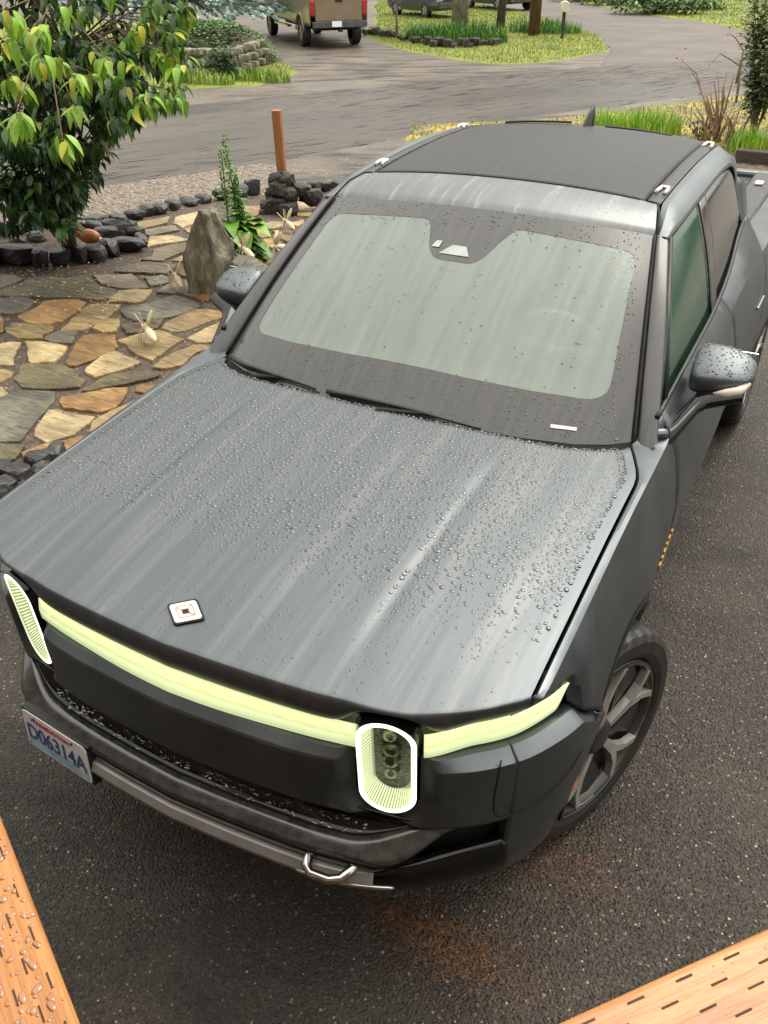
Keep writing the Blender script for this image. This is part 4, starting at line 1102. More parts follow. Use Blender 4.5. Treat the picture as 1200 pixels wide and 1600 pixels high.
def dashes(m, rot, sc, lo, hi, col):
    """dark dashes for wet patches and painted tree reflections in hollows, drawn out along the direction of travel"""
    n = m.node_tree; L = n.links.new; p = n.nodes['Principled BSDF']; tc = n.nodes.new('ShaderNodeTexCoord'); mp = n.nodes.new('ShaderNodeMapping'); mp.vector_type = 'TEXTURE'
    mp.inputs['Rotation'].default_value = (0, 0, rot); mp.inputs['Scale'].default_value = sc; L(tc.outputs['Object'], mp.inputs[0])
    t = n.nodes.new('ShaderNodeTexNoise'); t.inputs['Scale'].default_value = 1; t.inputs['Detail'].default_value = 4; t.inputs['Roughness'].default_value = .65; L(mp.outputs[0], t.inputs['Vector'])
    t2 = n.nodes.new('ShaderNodeTexNoise'); t2.inputs['Scale'].default_value = .12; t2.inputs['Detail'].default_value = 2; L(tc.outputs['Object'], t2.inputs['Vector'])
    ad = n.nodes.new('ShaderNodeMath'); ad.operation = 'MULTIPLY_ADD'; ad.inputs[1].default_value = .5; L(t2.outputs[0], ad.inputs[0]); L(t.outputs[0], ad.inputs[2])
    mr = n.nodes.new('ShaderNodeMapRange'); mr.inputs[1].default_value = lo; mr.inputs[2].default_value = hi; L(ad.outputs[0], mr.inputs[0])
    mx = n.nodes.new('ShaderNodeMix'); mx.data_type = 'RGBA'; L(mr.outputs[0], mx.inputs[0]); L(p.inputs['Base Color'].links[0].from_socket, mx.inputs[6]); mx.inputs[7].default_value = rgb(col); L(mx.outputs[2], p.inputs['Base Color'])
    m2 = n.nodes.new('ShaderNodeMix'); L(mr.outputs[0], m2.inputs[0])
    if p.inputs['Roughness'].links: L(p.inputs['Roughness'].links[0].from_socket, m2.inputs[2])
    else: m2.inputs[2].default_value = p.inputs['Roughness'].default_value
    m2.inputs[3].default_value = .7; L(m2.outputs[0], p.inputs['Roughness'])
dashes(ASPH, radians(20), (1.3, .7, 1), .76, .98, (.014, .010, .0075)); dashes(roadm, radians(62), (.9, .10, 1), .77, .84, (.012, .009, .007)); dashes(dirt, radians(30), (1.6, .5, 1), .76, .92, (.030, .021, .015))  # on the road, dark tree reflections in wet hollows put into the colour
speckle(roadm, 30, .80, (.20, .175, .15), size=.4)
sheet('road', wob(PX(near) + PX(far), 1.0, .16, 5), .004, roadm)
side = [(945, 103), (958, 84), (945, 60), (900, 43), (860, 30), (800, 18), (740, 8), (700, -8), (760, -22), (850, -2), (930, 10), (985, 19), (1060, 28), (1130, 40), (1175, 50), (1300, 66), (1300, 78), (1180, 88), (1080, 96)]
sheet('side_road', wob(PX(side), 1.0, .15, 8), .008, sideroad)
isl = [(560, 50), (600, 68), (640, 79), (690, 90), (785, 101), (870, 96), (948, 80), (935, 56), (890, 41), (850, 28), (790, 14), (720, 2), (640, -10), (600, -12), (585, 10), (590, 40)]
lis = [(-60, 160), (200, 151), (295, 138), (400, 134), (466, 113), (425, 92), (398, 62), (330, 40), (200, 30), (-60, 30)]
trt = [(1000, 22), (1060, 29), (1130, 41), (1175, 51), (1300, 64), (1700, 20), (1300, -40), (1000, -40), (800, -40), (860, -8), (930, 8)]
SH = []
for i, (nm, pl) in enumerate((('grass_verge', isl), ('grass_verge', lis), ('grass_verge', trt))):
    SH.append(wob(PX(pl), .7, .22, 11 + i)); sheet(nm, SH[-1], .012 + .004 * i, turf)
mo = [(640, 196), (760, 190), (870, 186), (1020, 168), (1140, 153), (1300, 140), (1300, 235), (1120, 240), (1060, 228), (900, 232), (640, 250)]
MO = wob(PX(mo), .4, .15, 21); sheet('moss_verge', MO, .006, moss)
mu = [(1000, 222), (1085, 222), (1150, 232), (1300, 228), (1400, 300), (1220, 330), (1090, 300), (1000, 262)]
MU = wob(PX(mu), .3, .10, 25); sheet('mulch_bed', MU, .012, mulch)
gv = [(-260, 350), (130, 297), (280, 276), (400, 257), (440, 262), (440, 300), (400, 315), (300, 330), (180, 362), (0, 385), (-260, 415)]
GV = wob(PX(gv), .3, .06, 31); sheet('gravel_strip', GV, .008, gravm)
pat = PX([(-500, 860), (-60, 812), (0, 782), (95, 722)]) + [(-2.15, 2.2), (-2.15, 7.6)] + PX([(560, 298), (500, 297), (400, 309), (300, 326), (180, 358), (0, 385), (-260, 408)])
patio = sheet('patio', wob(pat, .4, .03, 41), .02, bedm)

def inside(poly, x, y):
    c = False; j = len(poly) - 1
    for i in range(len(poly)):
        if (poly[i][1] > y) != (poly[j][1] > y) and x < (poly[j][0] - poly[i][0]) * (y - poly[i][1]) / (poly[j][1] - poly[i][1]) + poly[i][0]: c = not c
        j = i
    return c
def scatter(poly, n, rnd=R, box=None):
    xs = [p[0] for p in poly]; ys = [p[1] for p in poly]; b_ = box or (min(xs), max(xs), min(ys), max(ys)); out = []
    t = 0
    while len(out) < n and t < n * 30:
        t += 1; x = rnd.uniform(b_[0], b_[1]); y = rnd.uniform(b_[2], b_[3])
        if inside(poly, x, y): out.append((x, y))
    return out
def chips(name, pts, m, kind=True, flat=.5, rnd=R):
    """many little stones in one mesh; pts: (x, y, z, size)"""
    V = []; F = []
    for x, y, z, s in pts:
        k = len(V); a0 = rnd.uniform(0, 6.28); el = rnd.uniform(.6, 1.0); tz = rnd.uniform(-.25, .25)
        for i in range(5):
            a = a0 + i * 1.2566 + rnd.uniform(-.25, .25); dx, dy = s * cos(a), s * el * sin(a)
            V.append((x + dx, y + dy, z + tz * dx))
            V.append((x + dx * .7, y + dy * .7, z + s * flat * rnd.uniform(.6, 1) + tz * dx))
        for i in range(5):
            j = (i + 1) % 5; F.append((k + 2*i, k + 2*j, k + 2*j + 1, k + 2*i + 1))
        F.append(tuple(k + 2*i + 1 for i in range(5)))
    o = mesh(name, V, F, m, smooth_=False)
    if kind: o['kind'] = 'stuff'
    return o

# flagstones ------------------------------------------------------------
CR = {'A': (0, 380), 'B': (150, 380), 'D': (0, 560), 'E': (180, 560), 'F': (220, 440), 'Q': (180, 280), 'H': (350, 260)}
FS = [
 ('A', 'o', (-100,460),(0,430),(180,375),(300,310),(480,300),(600,320),(800,290),(930,380),(1080,420),(1060,500),(900,515),(740,505),(480,500),(0,490),(-100,490)),
 ('A', 'b', (-200,290),(150,285),(230,320),(130,370),(0,410),(-200,440)),
 ('A', 'g', (-200,500),(250,500),(330,540),(250,620),(150,650),(-200,640)),
 ('A', 'r', (160,660),(330,590),(440,520),(740,510),(820,545),(680,650),(560,720),(400,745),(230,720)),
 ('A', 't', (830,555),(1130,555),(1080,620),(940,720),(850,775),(740,805),(570,805),(640,720),(740,640)),
 ('A', 'y', (50,780),(140,730),(370,745),(510,770),(490,810),(410,850),(400,885),(170,875),(50,820)),
 ('A', 'g', (430,860),(530,815),(740,818),(700,890),(660,935),(480,918),(410,885)),
 ('A', 'r', (-80,680),(20,680),(40,800),(0,820),(-80,820)),
 ('A', 'p', (240,900),(400,905),(640,955),(590,1030),(500,1100),(300,1110),(260,1060)),
 ('A', 'p', (-120,950),(100,900),(190,905),(150,1010),(120,1120),(60,1130),(-120,1110)),
 ('A', 'r', (610,1120),(650,1010),(770,850),(870,835),(1060,845),(1110,950),(1010,1020),(850,1090),(660,1145)),
 ('A', 'y', (870,790),(990,690),(1110,710),(1130,760),(1090,820),(950,832)),
 ('B', 'b', (-40,285),(330,270),(400,330),(490,400),(350,410),(200,400),(60,370),(-20,305)),
 ('B', 't', (110,535),(210,430),(540,412),(450,520),(400,545),(230,540)),
 ('B', 'g', (215,640),(230,600),(400,570),(740,475),(860,510),(985,575),(850,640),(640,690),(350,720)),
 ('B', 'd', (250,755),(480,725),(640,700),(580,780),(420,825),(280,830)),
 ('B', 't', (200,895),(330,862),(570,795),(820,885),(640,1000),(510,1090),(380,1030)),
 ('F', 't', (190,420),(240,360),(480,240),(640,240),(810,270),(740,320),(640,350),(400,440),(290,450)),
 ('F', 'p', (430,510),(640,405),(890,300),(900,380),(840,520),(640,545),(520,550)),
 ('F', 't', (100,790),(280,660),(480,575),(620,575),(640,612),(540,645),(450,702),(400,765),(220,800)),
 ('F', 'o', (412,778),(455,720),(560,655),(640,632),(700,665),(600,720),(480,790)),
 ('F', 'r', (640,555),(800,532),(780,570),(680,590)), ('F', 'y', (662,622),(790,580),(760,640),(700,655)),
 ('F', 'r', (265,880),(420,818),(460,822),(390,880),(330,920),(240,930)),
 ('B', 'p', (-110,1180),(60,1040),(190,1000),(280,1050),(420,1110),(250,1170),(60,1230),(-30,1250)),
 ('D', 'o', (120,180),(210,40),(450,30),(620,60),(700,95),(740,165),(815,190),(740,258),(600,268),(420,278),(200,248)),
 ('D', 'o', (745,290),(900,200),(1060,130),(1280,112),(1490,125),(1480,150),(1360,190),(1080,245),(840,288)),
 ('D', 'r', (550,400),(580,345),(840,300),(1070,258),(1200,252),(1190,310),(1080,450),(930,490),(800,470),(580,450)),
 ('E', 'r', (180,240),(240,212),(460,218),(400,265),(330,320),(250,308),(180,290)),
 ('D', 'p', (330,660),(400,540),(450,462),(520,462),(700,500),(900,530),(780,620),(680,690),(500,750),(410,768),(330,705)),
 ('D', 't', (830,690),(860,582),(1100,455),(1340,345),(1380,352),(1200,470),(900,660),(840,690)),
 ('D', 'r', (190,870),(330,812),(560,752),(770,718),(780,745),(560,900),(380,930),(250,1000),(230,930)),
 ('D', 'g', (-200,420),(200,275),(515,292),(510,380),(430,460),(340,560),(290,650),(170,755),(0,768),(-200,765)),
 ('D', 'o', (-200,785),(255,795),(200,850),(130,930),(60,945),(-200,930)),
 ('D', 'y', (-200,85),(50,82),(128,102),(100,150),(0,200),(-200,200)), ('D', 'p', (-200,225),(40,250),(85,320),(0,358),(-200,400)),
 ('D', 't', (-200,950),(48,945),(58,1085),(-200,1085)),
 ('Q', 't', (60,460),(200,405),(520,342),(490,402),(380,425),(200,472)), ('Q', 'p', (545,402),(560,345),(800,285),(790,370),(700,415),(620,435)),
 ('Q', 'b', (220,482),(400,436),(560,424),(600,470),(480,488),(330,520)),
 ('Q', 't', (-80,485),(0,472),(200,482),(258,538),(150,530),(-80,525)),
 ('Q', 'p', (300,618),(312,532),(500,512),(650,545),(700,560),(400,602)),
 ('Q', 'o', (245,738),(340,700),(345,645),(560,592),(738,568),(738,610),(680,660),(530,708),(440,758)),
 ('Q', 't', (530,750),(640,692),(740,672),(740,720),(640,750)),
 ('Q', 'd', (0,835),(120,792),(300,762),(580,790),(540,838),(480,878),(220,868),(0,862)),
 ('Q', 'g', (270,905),(440,880),(498,912),(498,958),(400,978),(330,988)),
 ('Q', 'd', (592,842),(700,802),(760,800),(760,860),(660,898),(602,888)),
 ('Q', 'b', (380,1048),(500,972),(660,932),(760,960),(880,1010),(780,1048),(520,1058)),
 ('Q', 'r', (640,1062),(890,1062),(900,1120),(820,1128)),
 ('Q', 't', (642,450),(780,412),(770,478),(680,488)), ('Q', 'b', (700,518),(760,492),(765,532)),
 ('H', 'r', (152,362),(360,362),(320,440),(200,488),(152,458)),
 ('H', 'p', (652,322),(820,312),(885,350),(820,405),(662,400)), ('H', 't', (672,422),(830,422),(800,458),(682,450)),
 ('H', 't', (152,505),(330,472),(350,500),(240,555)), ('H', 'p', (332,540),(440,508),(560,512),(540,560),(420,578)),
 ('H', 'p', (632,520),(750,482),(745,520),(682,548)), ('H', 't', (242,582),(360,582),(455,648),(300,668)),
 ('H', 'r', (282,682),(450,662),(565,720),(430,758),(262,750)), ('H', 't', (452,592),(640,602),(650,660),(600,700),(482,640)),
 ('H', 'p', (482,752),(600,732),(620,800),(540,822)), ('H', 't', (300,800),(430,780),(500,860),(380,900),(290,870))]
def stone(name, c1, c2, c3, seed):
    m, n, p = nodes(name); L = n.links.new
    tc = n.nodes.new('ShaderNodeTexCoord'); mp = n.nodes.new('ShaderNodeMapping'); mp.inputs['Rotation'].default_value = (0, 0, .45 + seed * .13); mp.inputs['Scale'].default_value = (1.2, 7, 1)
    oi = n.nodes.new('ShaderNodeObjectInfo'); va = n.nodes.new('ShaderNodeVectorMath'); va.operation = 'ADD'; L(tc.outputs['Object'], va.inputs[0]); cm = n.nodes.new('ShaderNodeCombineXYZ'); mu_ = n.nodes.new('ShaderNodeMath'); mu_.operation = 'MULTIPLY'; mu_.inputs[1].default_value = 50; L(oi.outputs['Random'], mu_.inputs[0]); L(mu_.outputs[0], cm.inputs[2]); L(cm.outputs[0], va.inputs[1])
    L(va.outputs[0], mp.inputs[0])
    t = n.nodes.new('ShaderNodeTexNoise'); t.inputs['Scale'].default_value = 4.2; t.inputs['Detail'].default_value = 12; t.inputs['Roughness'].default_value = .72; t.inputs['Distortion'].default_value = 1.1; L(mp.outputs[0], t.inputs['Vector'])
    r = n.nodes.new('ShaderNodeValToRGB'); e = r.color_ramp.elements; e[0].position = .36; e[0].color = rgb([c * .75 for c in c1]); e[1].position = .64; e[1].color = rgb(c3); q = e.new(.5); q.color = rgb(c2); L(t.outputs[0], r.inputs[0])
    t2 = n.nodes.new('ShaderNodeTexNoise'); t2.inputs['Scale'].default_value = 2.6; t2.inputs['Detail'].default_value = 3; L(va.outputs[0], t2.inputs['Vector'])
    r2 = n.nodes.new('ShaderNodeValToRGB'); r2.color_ramp.elements[0].position = .42; r2.color_ramp.elements[1].position = .62; r2.color_ramp.elements[0].color = (.62, .60, .58, 1); r2.color_ramp.elements[1].color = (1.12, 1.08, 1.0, 1); L(t2.outputs[0], r2.inputs[0])
    mx = n.nodes.new('ShaderNodeMix'); mx.data_type = 'RGBA'; mx.blend_type = 'MULTIPLY'; mx.inputs[0].default_value = 1; L(r.outputs[0], mx.inputs[6]); L(r2.outputs[0], mx.inputs[7])
    L(mx.outputs[2], p.inputs['Base Color'])
    t3 = n.nodes.new('ShaderNodeTexNoise'); t3.inputs['Scale'].default_value = 9; t3.inputs['Detail'].default_value = 8; mp3 = n.nodes.new('ShaderNodeMapping'); mp3.inputs['Rotation'].default_value = mp.inputs['Rotation'].default_value[:]; mp3.inputs['Scale'].default_value = (.8, 3, 1); L(va.outputs[0], mp3.inputs[0]); L(mp3.outputs[0], t3.inputs['Vector'])
    b_ = n.nodes.new('ShaderNodeBump'); b_.inputs['Strength'].default_value = 1.0; b_.inputs['Distance'].default_value = .030; L(t3.outputs[0], b_.inputs['Height']); L(b_.outputs[0], p.inputs['Normal'])
    p.inputs['Roughness'].default_value = .46; p.inputs['Specular IOR Level'].default_value = .55
    return m
SM = {'t': stone('tan_flagstone', (.20, .135, .060), (.36, .26, .125), (.46, .36, .19), 0), 'o': stone('olive_flagstone', (.085, .070, .040), (.150, .128, .072), (.21, .175, .095), 1),
      'g': stone('grey_flagstone', (.085, .080, .065), (.155, .148, .115), (.23, .21, .165), 2), 'r': stone('orange_flagstone', (.18, .110, .055), (.33, .185, .068), (.44, .30, .135), 3),
      'p': stone('pale_flagstone', (.32, .225, .11), (.52, .41, .22), (.62, .52, .32), 4), 'y': stone('yellow_flagstone', (.22, .16, .07), (.38, .28, .12), (.48, .38, .19), 2),
      'b': stone('brown_flagstone', (.11, .088, .062), (.20, .16, .11), (.27, .22, .15), 0), 'd': stone('dark_brown_flagstone', (.075, .055, .035), (.13, .098, .062), (.19, .15, .10), 1)}
FPOLY = []
def flag(poly, key, k):
    P_ = []; n0 = len(poly)
    for i in range(n0):
        a, b_ = Vector(poly[i]), Vector(poly[(i + 1) % n0]); n = max(1, int((b_ - a).length / .045))
        for j in range(n):
            p = a.lerp(b_, j / n); q = noise.noise_vector(Vector((p.x * 7 + k, p.y * 7, 0))) * .022 + noise.noise_vector(Vector((p.x * 25 + k, p.y * 25, 4))) * .008; P_.append((p.x + q.x, p.y + q.y))
    area = sum(P_[i][0] * P_[(i+1) % len(P_)][1] - P_[(i+1) % len(P_)][0] * P_[i][1] for i in range(len(P_)))
    if area < 0: P_ = P_[::-1]
    cx = sum(p[0] for p in P_) / len(P_); cy = sum(p[1] for p in P_) / len(P_); n = len(P_)
    h = .040 + R.uniform(-.006, .008); tx, ty = R.uniform(-.012, .012), R.uniform(-.012, .012); V = []; 
    for sc, z in ((1.0, .005), (1.0, h - .010), (.988, h - .002), (.97, h)):
        for p in P_:
            zz = z + ((p[0] - cx) * tx + (p[1] - cy) * ty + .004 * noise.noise(Vector((p[0] * 6, p[1] * 6, k))) if z > .01 else 0)
            V.append((cx + (p[0] - cx) * sc, cy + (p[1] - cy) * sc, zz))
    F = [(r_*n+i, r_*n+(i+1)%n, (r_+1)*n+(i+1)%n, (r_+1)*n+i) for r_ in range(3) for i in range(n)] + [tuple(3*n + i for i in range(n))]
    o = mesh('flagstone', V, F, SM[key], patio, smooth_=False); FPOLY.append(P_)
for k, f in enumerate(FS):
    ox, oy = CR[f[0]]; flag([tuple(G(ox + q[0] / 6, oy + q[1] / 6, .05)[:2]) for q in f[2:]], f[1], k)
# stones out of the picture to the left, laid in the same way
k = 100
for iy in range(10):
    for ix in range(5):
        cx, cy = -4.15 - ix * .62 - iy * .10 + R.uniform(-.08, .08), 1.15 + iy * .46 + R.uniform(-.06, .06)
        pl = [(cx + .29 * cos(a + R.uniform(-.25, .25)) * R.uniform(.85, 1.1), cy + .22 * sin(a) * R.uniform(.85, 1.1)) for a in np.linspace(0, 2 * pi, R.choice((5, 6, 7)), endpoint=False)]
        if any(inside(q, x, y) for q in FPOLY for x, y in pl + [(cx, cy)]): continue
        u = CAMR @ (np.array([cx + .3, cy, .05]) - CAMP)
        if 600 + FOC * u[0] / u[2] > -5 or not inside(pat, cx, cy): continue
        flag(pl, R.choice('togrpyb'), k); k += 1
# grit in the joints
pebm = mat('joint_pebble', (.13, .085, .06), rough=.5, island=.75, col2=(.24, .18, .14), scale=60)
pts = []
for x, y in scatter(pat, 15000):
    if x > -2.0 and y > 1: continue
    if any((abs(q[0][0] - x) < 1.3 and abs(q[0][1] - y) < 1.3 and inside(q, x, y)) for q in FPOLY): continue
    pts.append((x, y, .018, R.choice((.006, .008, .010, .014))))
tag(chips('joint_grit', pts, pebm), 'dark pebbles and grit between the flagstones', 'gravel')
gm_ = mat('tan_gravel', (.30, .24, .18), rough=.55, island=.55, col2=(.18, .14, .11), scale=40)
tag(chips('gravel', [(x, y, .006, R.choice((.010, .014, .018, .024))) for x, y in scatter(GV, 9000)], gm_), 'tan pea gravel between the patio edging and the road', 'gravel')
tag(chips('bark_chips', [(x, y, .010, R.choice((.014, .02, .03))) for x, y in scatter(MU, 2600)], mat('bark_chip', (.20, .13, .085), rough=.7, island=.6, col2=(.10, .065, .045), scale=30), flat=.3), 'brown bark chips around the shrub', 'mulch')
# pale chips and needles lying on the asphalt near the camera
dr = [(-1.6, -1.0), (3.6, -1.0), (3.6, 4.0), (1.1, 4.0), (1.1, .2), (-1.6, .5)]
pts = [(x, y, -.001, R.choice((.002, .0028, .0036, .005))) for x, y in scatter(dr, 2600)]
tag(chips('stone_chips', pts, mat('pale_stone_chip', (.30, .26, .20), rough=.35, island=.6, col2=(.16, .14, .11), scale=50), flat=.35), 'pale stone chips set in the wet asphalt', 'gravel')
def needles(name, pts, m, lab, cat_, w=.0008):
    V = []; F = []
    for x, y, z, l, a in pts:
        k = len(V); c, s_ = cos(a), sin(a); ww = w
        V += [(x - c*l - s_*ww, y - s_*l + c*ww, z), (x - c*l + s_*ww, y - s_*l - c*ww, z), (x + c*l + s_*ww, y + s_*l - c*ww, z + R.uniform(0, .003)), (x + c*l - s_*ww, y + s_*l + c*ww, z + R.uniform(0, .003))]
        F.append((k, k+1, k+2, k+3))
    return tag(mesh(name, V, F, m, smooth_=False), lab, cat_, kind='stuff')
pts = []
for cx, cy, sx, sy, n in ((G(690, 1470)[0], G(690, 1470)[1], .16, .06, 1500), (G(870, 1340)[0], G(870, 1340)[1], .13, .10, 700), (G(240, 1310)[0], G(240, 1310)[1], .22, .07, 350)):
    for _ in range(n): pts.append((R.gauss(cx, sx), R.gauss(cy, sy), .002, R.uniform(.004, .012), R.uniform(0, 3.14)))
needles('conifer_needles', pts, mat('rusty_needle', (.15, .065, .03), rough=.7, island=.4, col2=(.22, .11, .05), scale=30), 'rusty brown conifer needles washed up before the bumper', 'needles')
# catkins and blossom specks on the stones
pts = [(*G(R.uniform(0, 190), R.gauss(455, 26), .06)[:2], .062, R.choice((.007, .009, .012))) for _ in range(110)] + [(*G(R.gauss(150, 90), R.gauss(425, 12), .06)[:2], .05, .008) for _ in range(90)]
tag(chips('fallen_blossom', pts, mat('cream_blossom', (.62, .50, .25), rough=.6, col2=(.7, .58, .35), scale=20)), 'cream blossom bits fallen on the flagstones', 'petals')

# ================================================================== ROCKS
def rock(name, c, d, seed, m, parent=None, sub=2, rz=0, amp=.32, flat=False, sm=False):
    bm = bmesh.new(); bmesh.ops.create_icosphere(bm, subdivisions=sub, radius=1)
    M = Matrix.Rotation(rz, 3, 'Z'); rr_ = random.Random(int(seed * 100) + 5); PLN = [(Vector((rr_.gauss(0, 1), rr_.gauss(0, 1), rr_.gauss(0, .7))).normalized(), rr_.uniform(.55, .85)) for _ in range(10 if not sm else 5)] + [(Vector((rr_.gauss(0, .15), rr_.gauss(0, .15), 1)).normalized(), rr_.uniform(.5, .8))]
    for v in bm.verts:
        q = v.co.copy(); k = 1 + amp * noise.noise(q * 1.1 + Vector((seed * 7.3, 1, 2))) + amp * .5 * noise.noise(q * 2.6 + Vector((seed * 3.1, 5, 2)))
        q = q * k
        for pn, pd in PLN:
            e_ = q.dot(pn) - pd
            if e_ > 0: q -= pn * e_
        for ax in range(3): q[ax] = math.copysign(abs(q[ax]) ** .8, q[ax])
        q = Vector((q.x * d[0] / 2, q.y * d[1] / 2, q.z * d[2] / 2)); v.co = M @ q + Vector(c)
    me = bpy.data.meshes.new(name); bm.to_mesh(me); bm.free(); me.materials.append(m)
    if sm: me.polygons.foreach_set('use_smooth', [True] * len(me.polygons))
    o = bpy.data.objects.new(name, me); COL.objects.link(o)
    if parent: o.parent = parent
    return o
basalt = mat('wet_black_basalt', (.022, .021, .022), rough=.42, col2=(.075, .070, .068), col3=(.040, .038, .038), scale=7, detail=8, lo=.35, hi=.72, bump=.8, bscale=22, bdist=.02, island=0)
lava = mat('brown_lava_rock', (.014, .012, .009), rough=.6, col2=(.09, .075, .045), col3=(.04, .034, .024), scale=9, detail=9, lo=.4, hi=.75, bump=1, bscale=26, bdist=.03)
mossrock = mat('mossy_grey_stone', (.10, .092, .062), rough=.62, col2=(.34, .31, .23), col3=(.19, .172, .118), scale=5, stretch=(2.2, 2.2, .8), detail=9, lo=.32, hi=.70, bump=.9, bscale=16, bdist=.03)
drift = mat('weathered_driftwood', (.075, .065, .050), rough=.65, col2=(.23, .205, .16), scale=7, stretch=(6, 1, 1), detail=9, lo=.35, hi=.7, bump=.9, bscale=14, bdist=.03)
back = thing('rock_edging', 'row of wet black rocks between the gravel strip and the patio', 'edging', tuple(G(300, 322)))
base0 = back.location.copy()
def putrock(par, px, py, w, h, dpt=None, z=.0, seed=0, m=basalt, rz=None, sub=2, nm='rock', flat=False):
    g = G(px, py) - Vector(par.location); return rock(nm, (g.x, g.y, z + h * .42), (w, dpt or w * .6, h), seed, m, par, sub, R.uniform(-.5, .2) if rz is None else rz, flat=flat)
for i, (px, py, w, h) in enumerate(((150, 352, .26, .15), (172, 350, .22, .13), (188, 351, .30, .16), (212, 344, .28, .14), (232, 338, .22, .16), (252, 335, .30, .17), (274, 328, .24, .15), (297, 322, .36, .12), (318, 317, .30, .13), (345, 314, .20, .20), (362, 310, .22, .16), (378, 311, .30, .24), (394, 305, .28, .26), (478, 303, .26, .16), (492, 302, .34, .20), (508, 300, .24, .18), (530, 297, .3, .16))):
    putrock(back, px, py, w, h, .20, seed=i)
ring = thing('tree_ring', 'ring of dark grey rocks around the foot of the leafy tree', 'edging', tuple(G(110, 395)))
for i, (px, py, w, h) in enumerate(((-60, 412, .4, .24), (-10, 415, .42, .26), (35, 414, .50, .28), (68, 418, .30, .24), (98, 418, .26, .24), (125, 412, .30, .26), (152, 410, .30, .22), (176, 402, .30, .22), (200, 394, .40, .20), (222, 385, .26, .17), (170, 380, .34, .22), (192, 372, .48, .26), (212, 376, .30, .20), (150, 362, .28, .16), (120, 360, .26, .16), (90, 358, .30, .2), (50, 366, .36, .22), (15, 372, .40, .24), (-30, 380, .4, .24), (60, 382, .3, .18), (30, 392, .34, .2))):
    putrock(ring, px, py, w, h, w * .6, seed=30 + i)
soil = sheet('planting_soil', wob(PX([(-40, 412), (60, 415), (160, 405), (215, 385), (180, 368), (90, 362), (0, 375), (-60, 390)]), .2, .04, 4), .045, mulch)
frontr = thing('rock_edging', 'small group of black rocks beside the front fender at the corner of the patio', 'edging', tuple(G(60, 745)))
for i, (px, py, w, h) in enumerate(((92, 722, .20, .15), (62, 737, .26, .17), (33, 757, .24, .18), (8, 752, .20, .16), (10, 785, .26, .18), (-20, 790, .24, .18), (-15, 812, .2, .16), (40, 778, .18, .12), (-60, 815, .26, .2), (-100, 835, .26, .18), (70, 750, .18, .14))):
    putrock(frontr, px, py, w, h, w * .7, seed=60 + i, rz=R.uniform(0, 3))
pile = thing('rock_pile', 'heap of dark lava rocks at the foot of the wooden post', 'rocks', tuple(G(437, 335)))
for i, (dx, dy, z, w, h) in enumerate(((0, 0, .0, .34, .26), (.16, -.03, .0, .26, .22), (-.17, -.02, .0, .22, .2), (.05, .12, .05, .34, .3), (-.10, .10, .12, .26, .24), (.12, .06, .14, .26, .22), (-.02, .02, .20, .26, .22), (.05, .13, .28, .22, .2), (-.09, .12, .30, .24, .18), (.20, .16, .18, .28, .2), (.30, .22, .10, .30, .24), (-.05, .20, .32, .22, .16), (-.14, -.12, -.02, .16, .12), (.02, .05, .36, .16, .10))):
    rock('rock', (dx, dy, z + h * .4), (w, w * .85, h), 80 + i, lava, pile, 2, R.uniform(0, 3), amp=.6)
pm = mat('red_stained_post', (.30, .105, .045), rough=.5, col2=(.42, .17, .075), scale=5, stretch=(8, 8, .6), detail=7, lo=.35, hi=.68, bump=.3, bscale=12)
g0 = G(437, 330); post = thing('wooden_post', 'short red stained square post standing in the lava rocks', 'post', tuple(g0 + Vector((0, .12, 0))))
b = MB(); b.box((0, 0, .56), (.098, .098, 1.06), rz=.35); o = b.build('post_shaft', pm, post); o.rotation_euler = (0, radians(-1.2), 0); bevel(o, .006)
st = rock('standing_stone', (0, 0, .36), (.46, .34, 1.14), 3.2, mossrock, None, 5, .3, amp=.35, sm=True); st.location = tuple(G(343, 458))
for v in st.data.vertices:
    k = (1 - .42 * smooth(.35, .9, v.co.z)) * (1 + .12 * (v.co.z < .4)); v.co.x = v.co.x * k - .04 * v.co.z; v.co.y *= k
    v.co += noise.noise_vector(v.co * 5) * .035 + noise.noise_vector(v.co * 17) * .012
tag(st, 'tall grey green standing stone beside the leafy weed', 'stone')
st = rock('driftwood_stump', (0, 0, .17), (.62, .40, .46), 5.1, drift, None, 4, -.6, amp=.42, sm=True); st.location = tuple(G(398, 470))
for v in st.data.vertices: v.co += noise.noise_vector(v.co * 7) * .03
tag(st, 'gnarled weathered stump behind the passenger mirror', 'stump')

# ================================================================== LEFT TREE
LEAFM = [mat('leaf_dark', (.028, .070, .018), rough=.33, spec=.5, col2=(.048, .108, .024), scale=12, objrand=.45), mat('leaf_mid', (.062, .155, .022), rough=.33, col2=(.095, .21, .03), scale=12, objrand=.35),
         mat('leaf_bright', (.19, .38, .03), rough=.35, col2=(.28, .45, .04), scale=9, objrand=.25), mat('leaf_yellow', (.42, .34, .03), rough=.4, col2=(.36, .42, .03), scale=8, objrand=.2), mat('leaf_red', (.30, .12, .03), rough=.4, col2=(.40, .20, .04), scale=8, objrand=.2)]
for m_ in LEAFM:
    n_ = m_.node_tree; p_ = n_.nodes['Principled BSDF']; tr_ = n_.nodes.new('ShaderNodeBsdfTranslucent'); mx_ = n_.nodes.new('ShaderNodeMixShader'); mx_.inputs[0].default_value = .22
    n_.links.new(p_.inputs['Base Color'].links[0].from_socket, tr_.inputs[0]); n_.links.new(p_.outputs[0], mx_.inputs[1]); n_.links.new(tr_.outputs[0], mx_.inputs[2]); n_.links.new(mx_.outputs[0], n_.nodes['Material Output'].inputs[0])
